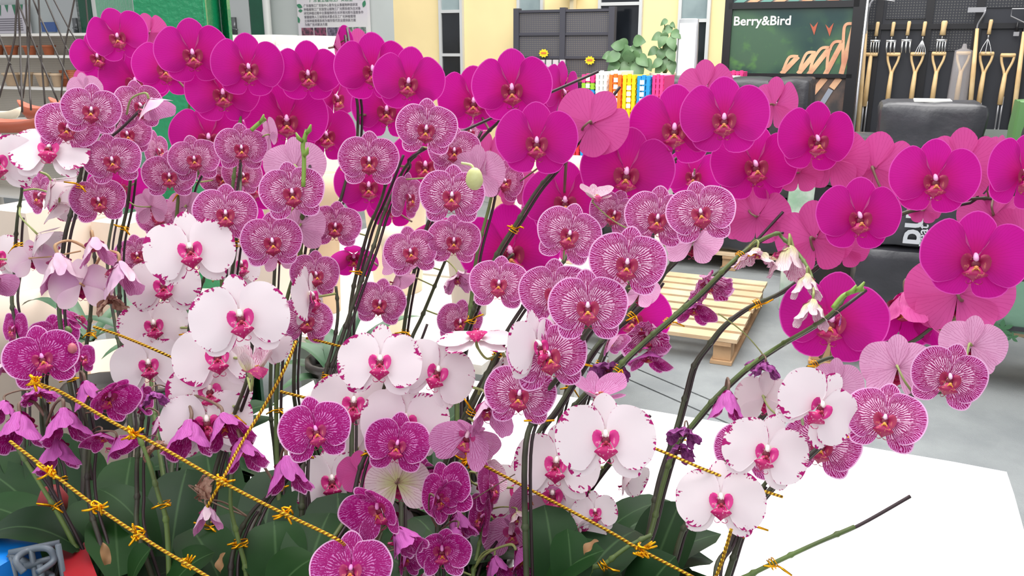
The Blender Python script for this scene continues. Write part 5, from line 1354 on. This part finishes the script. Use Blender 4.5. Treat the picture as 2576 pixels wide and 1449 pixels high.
for p_, a, b, wd in (('turned-away bloom below', (270, 1420, .98), (258, 1365, .98), .011), ('slim green orchid', (555, 1440, .96), (565, 1390, .96), .012), ('crossing the broad leaves', (1470, 1395, .93), (1505, 1360, .93), .012)):
    m = MB(); leafmb(m, UP(*a), UP(*b), wd, .004, 0, crease=.4, shape='strap', wave=.002); o = m.obj('dry_bract', DRY, pl(p_), off=pl(p_).location)
# ------------------------------------------------------------------ gold cords stretched between the stakes
def cord(lab, pts):
    m = MB(); P3 = [UP(*p) for p in pts]; m.tube(spline(P3, 5), .0019, 8); o = m.obj('gold_cord', CORD); tag(o, lab, 'cord', 'gold cords'); return o
def knot(par, x, y, d, s_=1.0, seed=0):
    r_ = random.Random(seed); m = MB(); c = UP(x, y, d)
    for k in range(4):
        pts = [c+Vector((r_.uniform(-1, 1), r_.uniform(-.6, .6), r_.uniform(-1, 1)))*.006*s_ for _ in range(4)]; m.tube(spline(pts, 3), .0013, 5)
    for k in range(3):
        dx = Vector((r_.uniform(-1, 1), -.2, r_.uniform(-1, .6))).normalized(); m.tube([c, c+dx*.007*s_, c+dx*.013*s_+ZA*.002], [.0012, .0016, .001], 4)
    m.obj('knot', GOLD, par)
k1 = cord('gold cord from the left edge down to the bottom, nearest one', [(25, 1110, .93), (130, 1190, .92), (250, 1280, .91), (390, 1372, .90), (480, 1425, .89), (560, 1475, .88)])
for i, (x, y) in enumerate(((125, 1190), (245, 1276), (345, 1343), (470, 1418))): knot(k1, x, y, .905, 1.2, i)
k2 = cord('long gold cord from the left striped bloom to the bottom centre', [(55, 950, .97), (110, 970, .95), (160, 990, .95), (290, 1066, .93), (400, 1122, .92), (560, 1213, .91), (700, 1285, .9), (840, 1352, .89), (870, 1375, .92)])
for i, (x, y) in enumerate(((85, 955), (335, 1090), (560, 1210), (720, 1290))): knot(k2, x, y, .915, 1.2, 10+i)
k3 = cord('steep gold cord climbing past the white cascade', [(745, 858, 1.0), (715, 930, .98), (660, 1030, .98), (610, 1110, .96), (560, 1205, .92), (522, 1275, .92)])
k4 = cord('gold cord running behind the stems from the centre left', [(705, 985, 1.06), (790, 1007, 1.06), (900, 1045, 1.06), (1130, 1130, 1.04), (1330, 1230, 1.02), (1520, 1330, .97), (1610, 1382, .95), (1740, 1450, .93), (1790, 1478, .93)])
knot(k4, 1175, 1160, 1.02, 1.5, 30); knot(k4, 1610, 1382, .94, 1.5, 31)
k5 = cord('short gold cord crossing the bare white table at right', [(1640, 1125, .98), (1700, 1150, .98), (1765, 1178, .98), (1860, 1215, .99), (1968, 1250, 1.0)])
k6 = cord('gold cord hanging down beside the lowest right stems', [(1840, 1330, .9), (1820, 1400, .9), (1800, 1455, .9)])
k7 = cord('gold cord between strap leaves at centre left', [(235, 822, 1.15), (300, 843, 1.15), (390, 880, 1.14), (500, 930, 1.2)])
k8 = cord('short gold cord behind the centre left stems', [(770, 850, 1.2), (820, 862, 1.2), (870, 875, 1.2), (985, 905, 1.2)])
# ------------------------------------------------------------------ bottom left: red trough, grey crate, blue bag
RED = mat('red_plastic', (176, 34, 44), .35)
p0 = UP(185, 1340, 1.22); p1 = UP(560, 1560, 1.0)
m = MB(); Ua_, Va_ = p0.dot(UA), p0.dot(VA)
def trough(m, U0, U1, V0, V1, z0, z1, t=.006, fl=.02):
    m.box(U0, U1, V0, V1, z0, z0+t)
    for (a, b, c, d) in ((U0, U0+t, V0, V1), (U1-t, U1, V0, V1), (U0+t, U1-t, V0, V0+t), (U0+t, U1-t, V1-t, V1)): m.box(a, b, c, d, z0+t, z1)
    m.box(U0-fl, U0, V0-fl, V1+fl, z1-.012, z1); m.box(U1, U1+fl, V0-fl, V1+fl, z1-.012, z1); m.box(U0, U1, V0-fl, V0, z1-.012, z1); m.box(U0, U1, V1, V1+fl, z1-.012, z1)
tp = [onZ(138, 1352, .945), onZ(205, 1352, .945), onZ(262, 1500, .945), onZ(178, 1500, .945)]
m = MB(); m.poly([p+ZA*(.66-.945) for p in tp], ZA*.27); cc_ = sum(tp, Vector())/4
m.poly([p+(p-cc_).normalized()*.004-ZA*.014 for p in tp], ZA*.014); rp = tag(m.obj('red_planter', RED, smooth=False), 'narrow red plastic planter at the bottom left beside the grey crate', 'pot')
m = MB(); m.lathe([(0, 0), (.016, .004), (.019, .02), (.012, .036), (0, .042)], UP(138, 1290, 1.12), 14); tag(m.obj('red_plastic_tag', mat('dull_red', (150, 52, 56), .5)), 'small red plastic cap under the nearest gold cord', 'cap')
CR = mat('grey_crate_plastic', (98, 108, 118), .4)
cc = UP(85, 1400, 1.0); root = tag(empty('crate', (cc.x, cc.y, .652)), 'grey open-lattice plastic crate at the bottom left corner', 'crate'); L = root.location
zt_ = cc.z
m = MB()
for (ax, ay, bx_, by_) in ((22, 1392, 150, 1366), (22, 1392, 130, 1449), (60, 1425, 148, 1400)):
    m.tube([UP(ax, ay, 1.0), UP(bx_, by_, 1.02)], .0045, 6)
m.obj('rim', CR, root, off=L)
for (x, y) in ((28, 1394), (78, 1382), (146, 1370), (130, 1446), (100, 1420)):
    a = UP(x, y, 1.0); m = MB(); m.tube([a, Vector((a.x, a.y, .655))], .0035, 6); m.obj('upright_bar', CR, root, off=L)
m = MB(); m.tube(spline([UP(60, 1440, .98), UP(40, 1410, .98), UP(70, 1385, 1.0), UP(120, 1380, 1.0), UP(135, 1410, 1.0), UP(95, 1440, .98)], 6), .004, 8); m.obj('lattice_ring', CR, root, off=L)
m = MB(); a = UP(-15, 1400, 1.0); rbox(m, a.dot(UA)-.08, a.dot(UA)+.022, a.dot(VA)-.05, a.dot(VA)+.05, .652, a.z, .012, 6, .004, 3); tag(m.obj('blue_bag', mat('bright_blue_plastic', (20, 130, 226), .35)), 'bright blue plastic bag in the bottom left corner', 'bag')
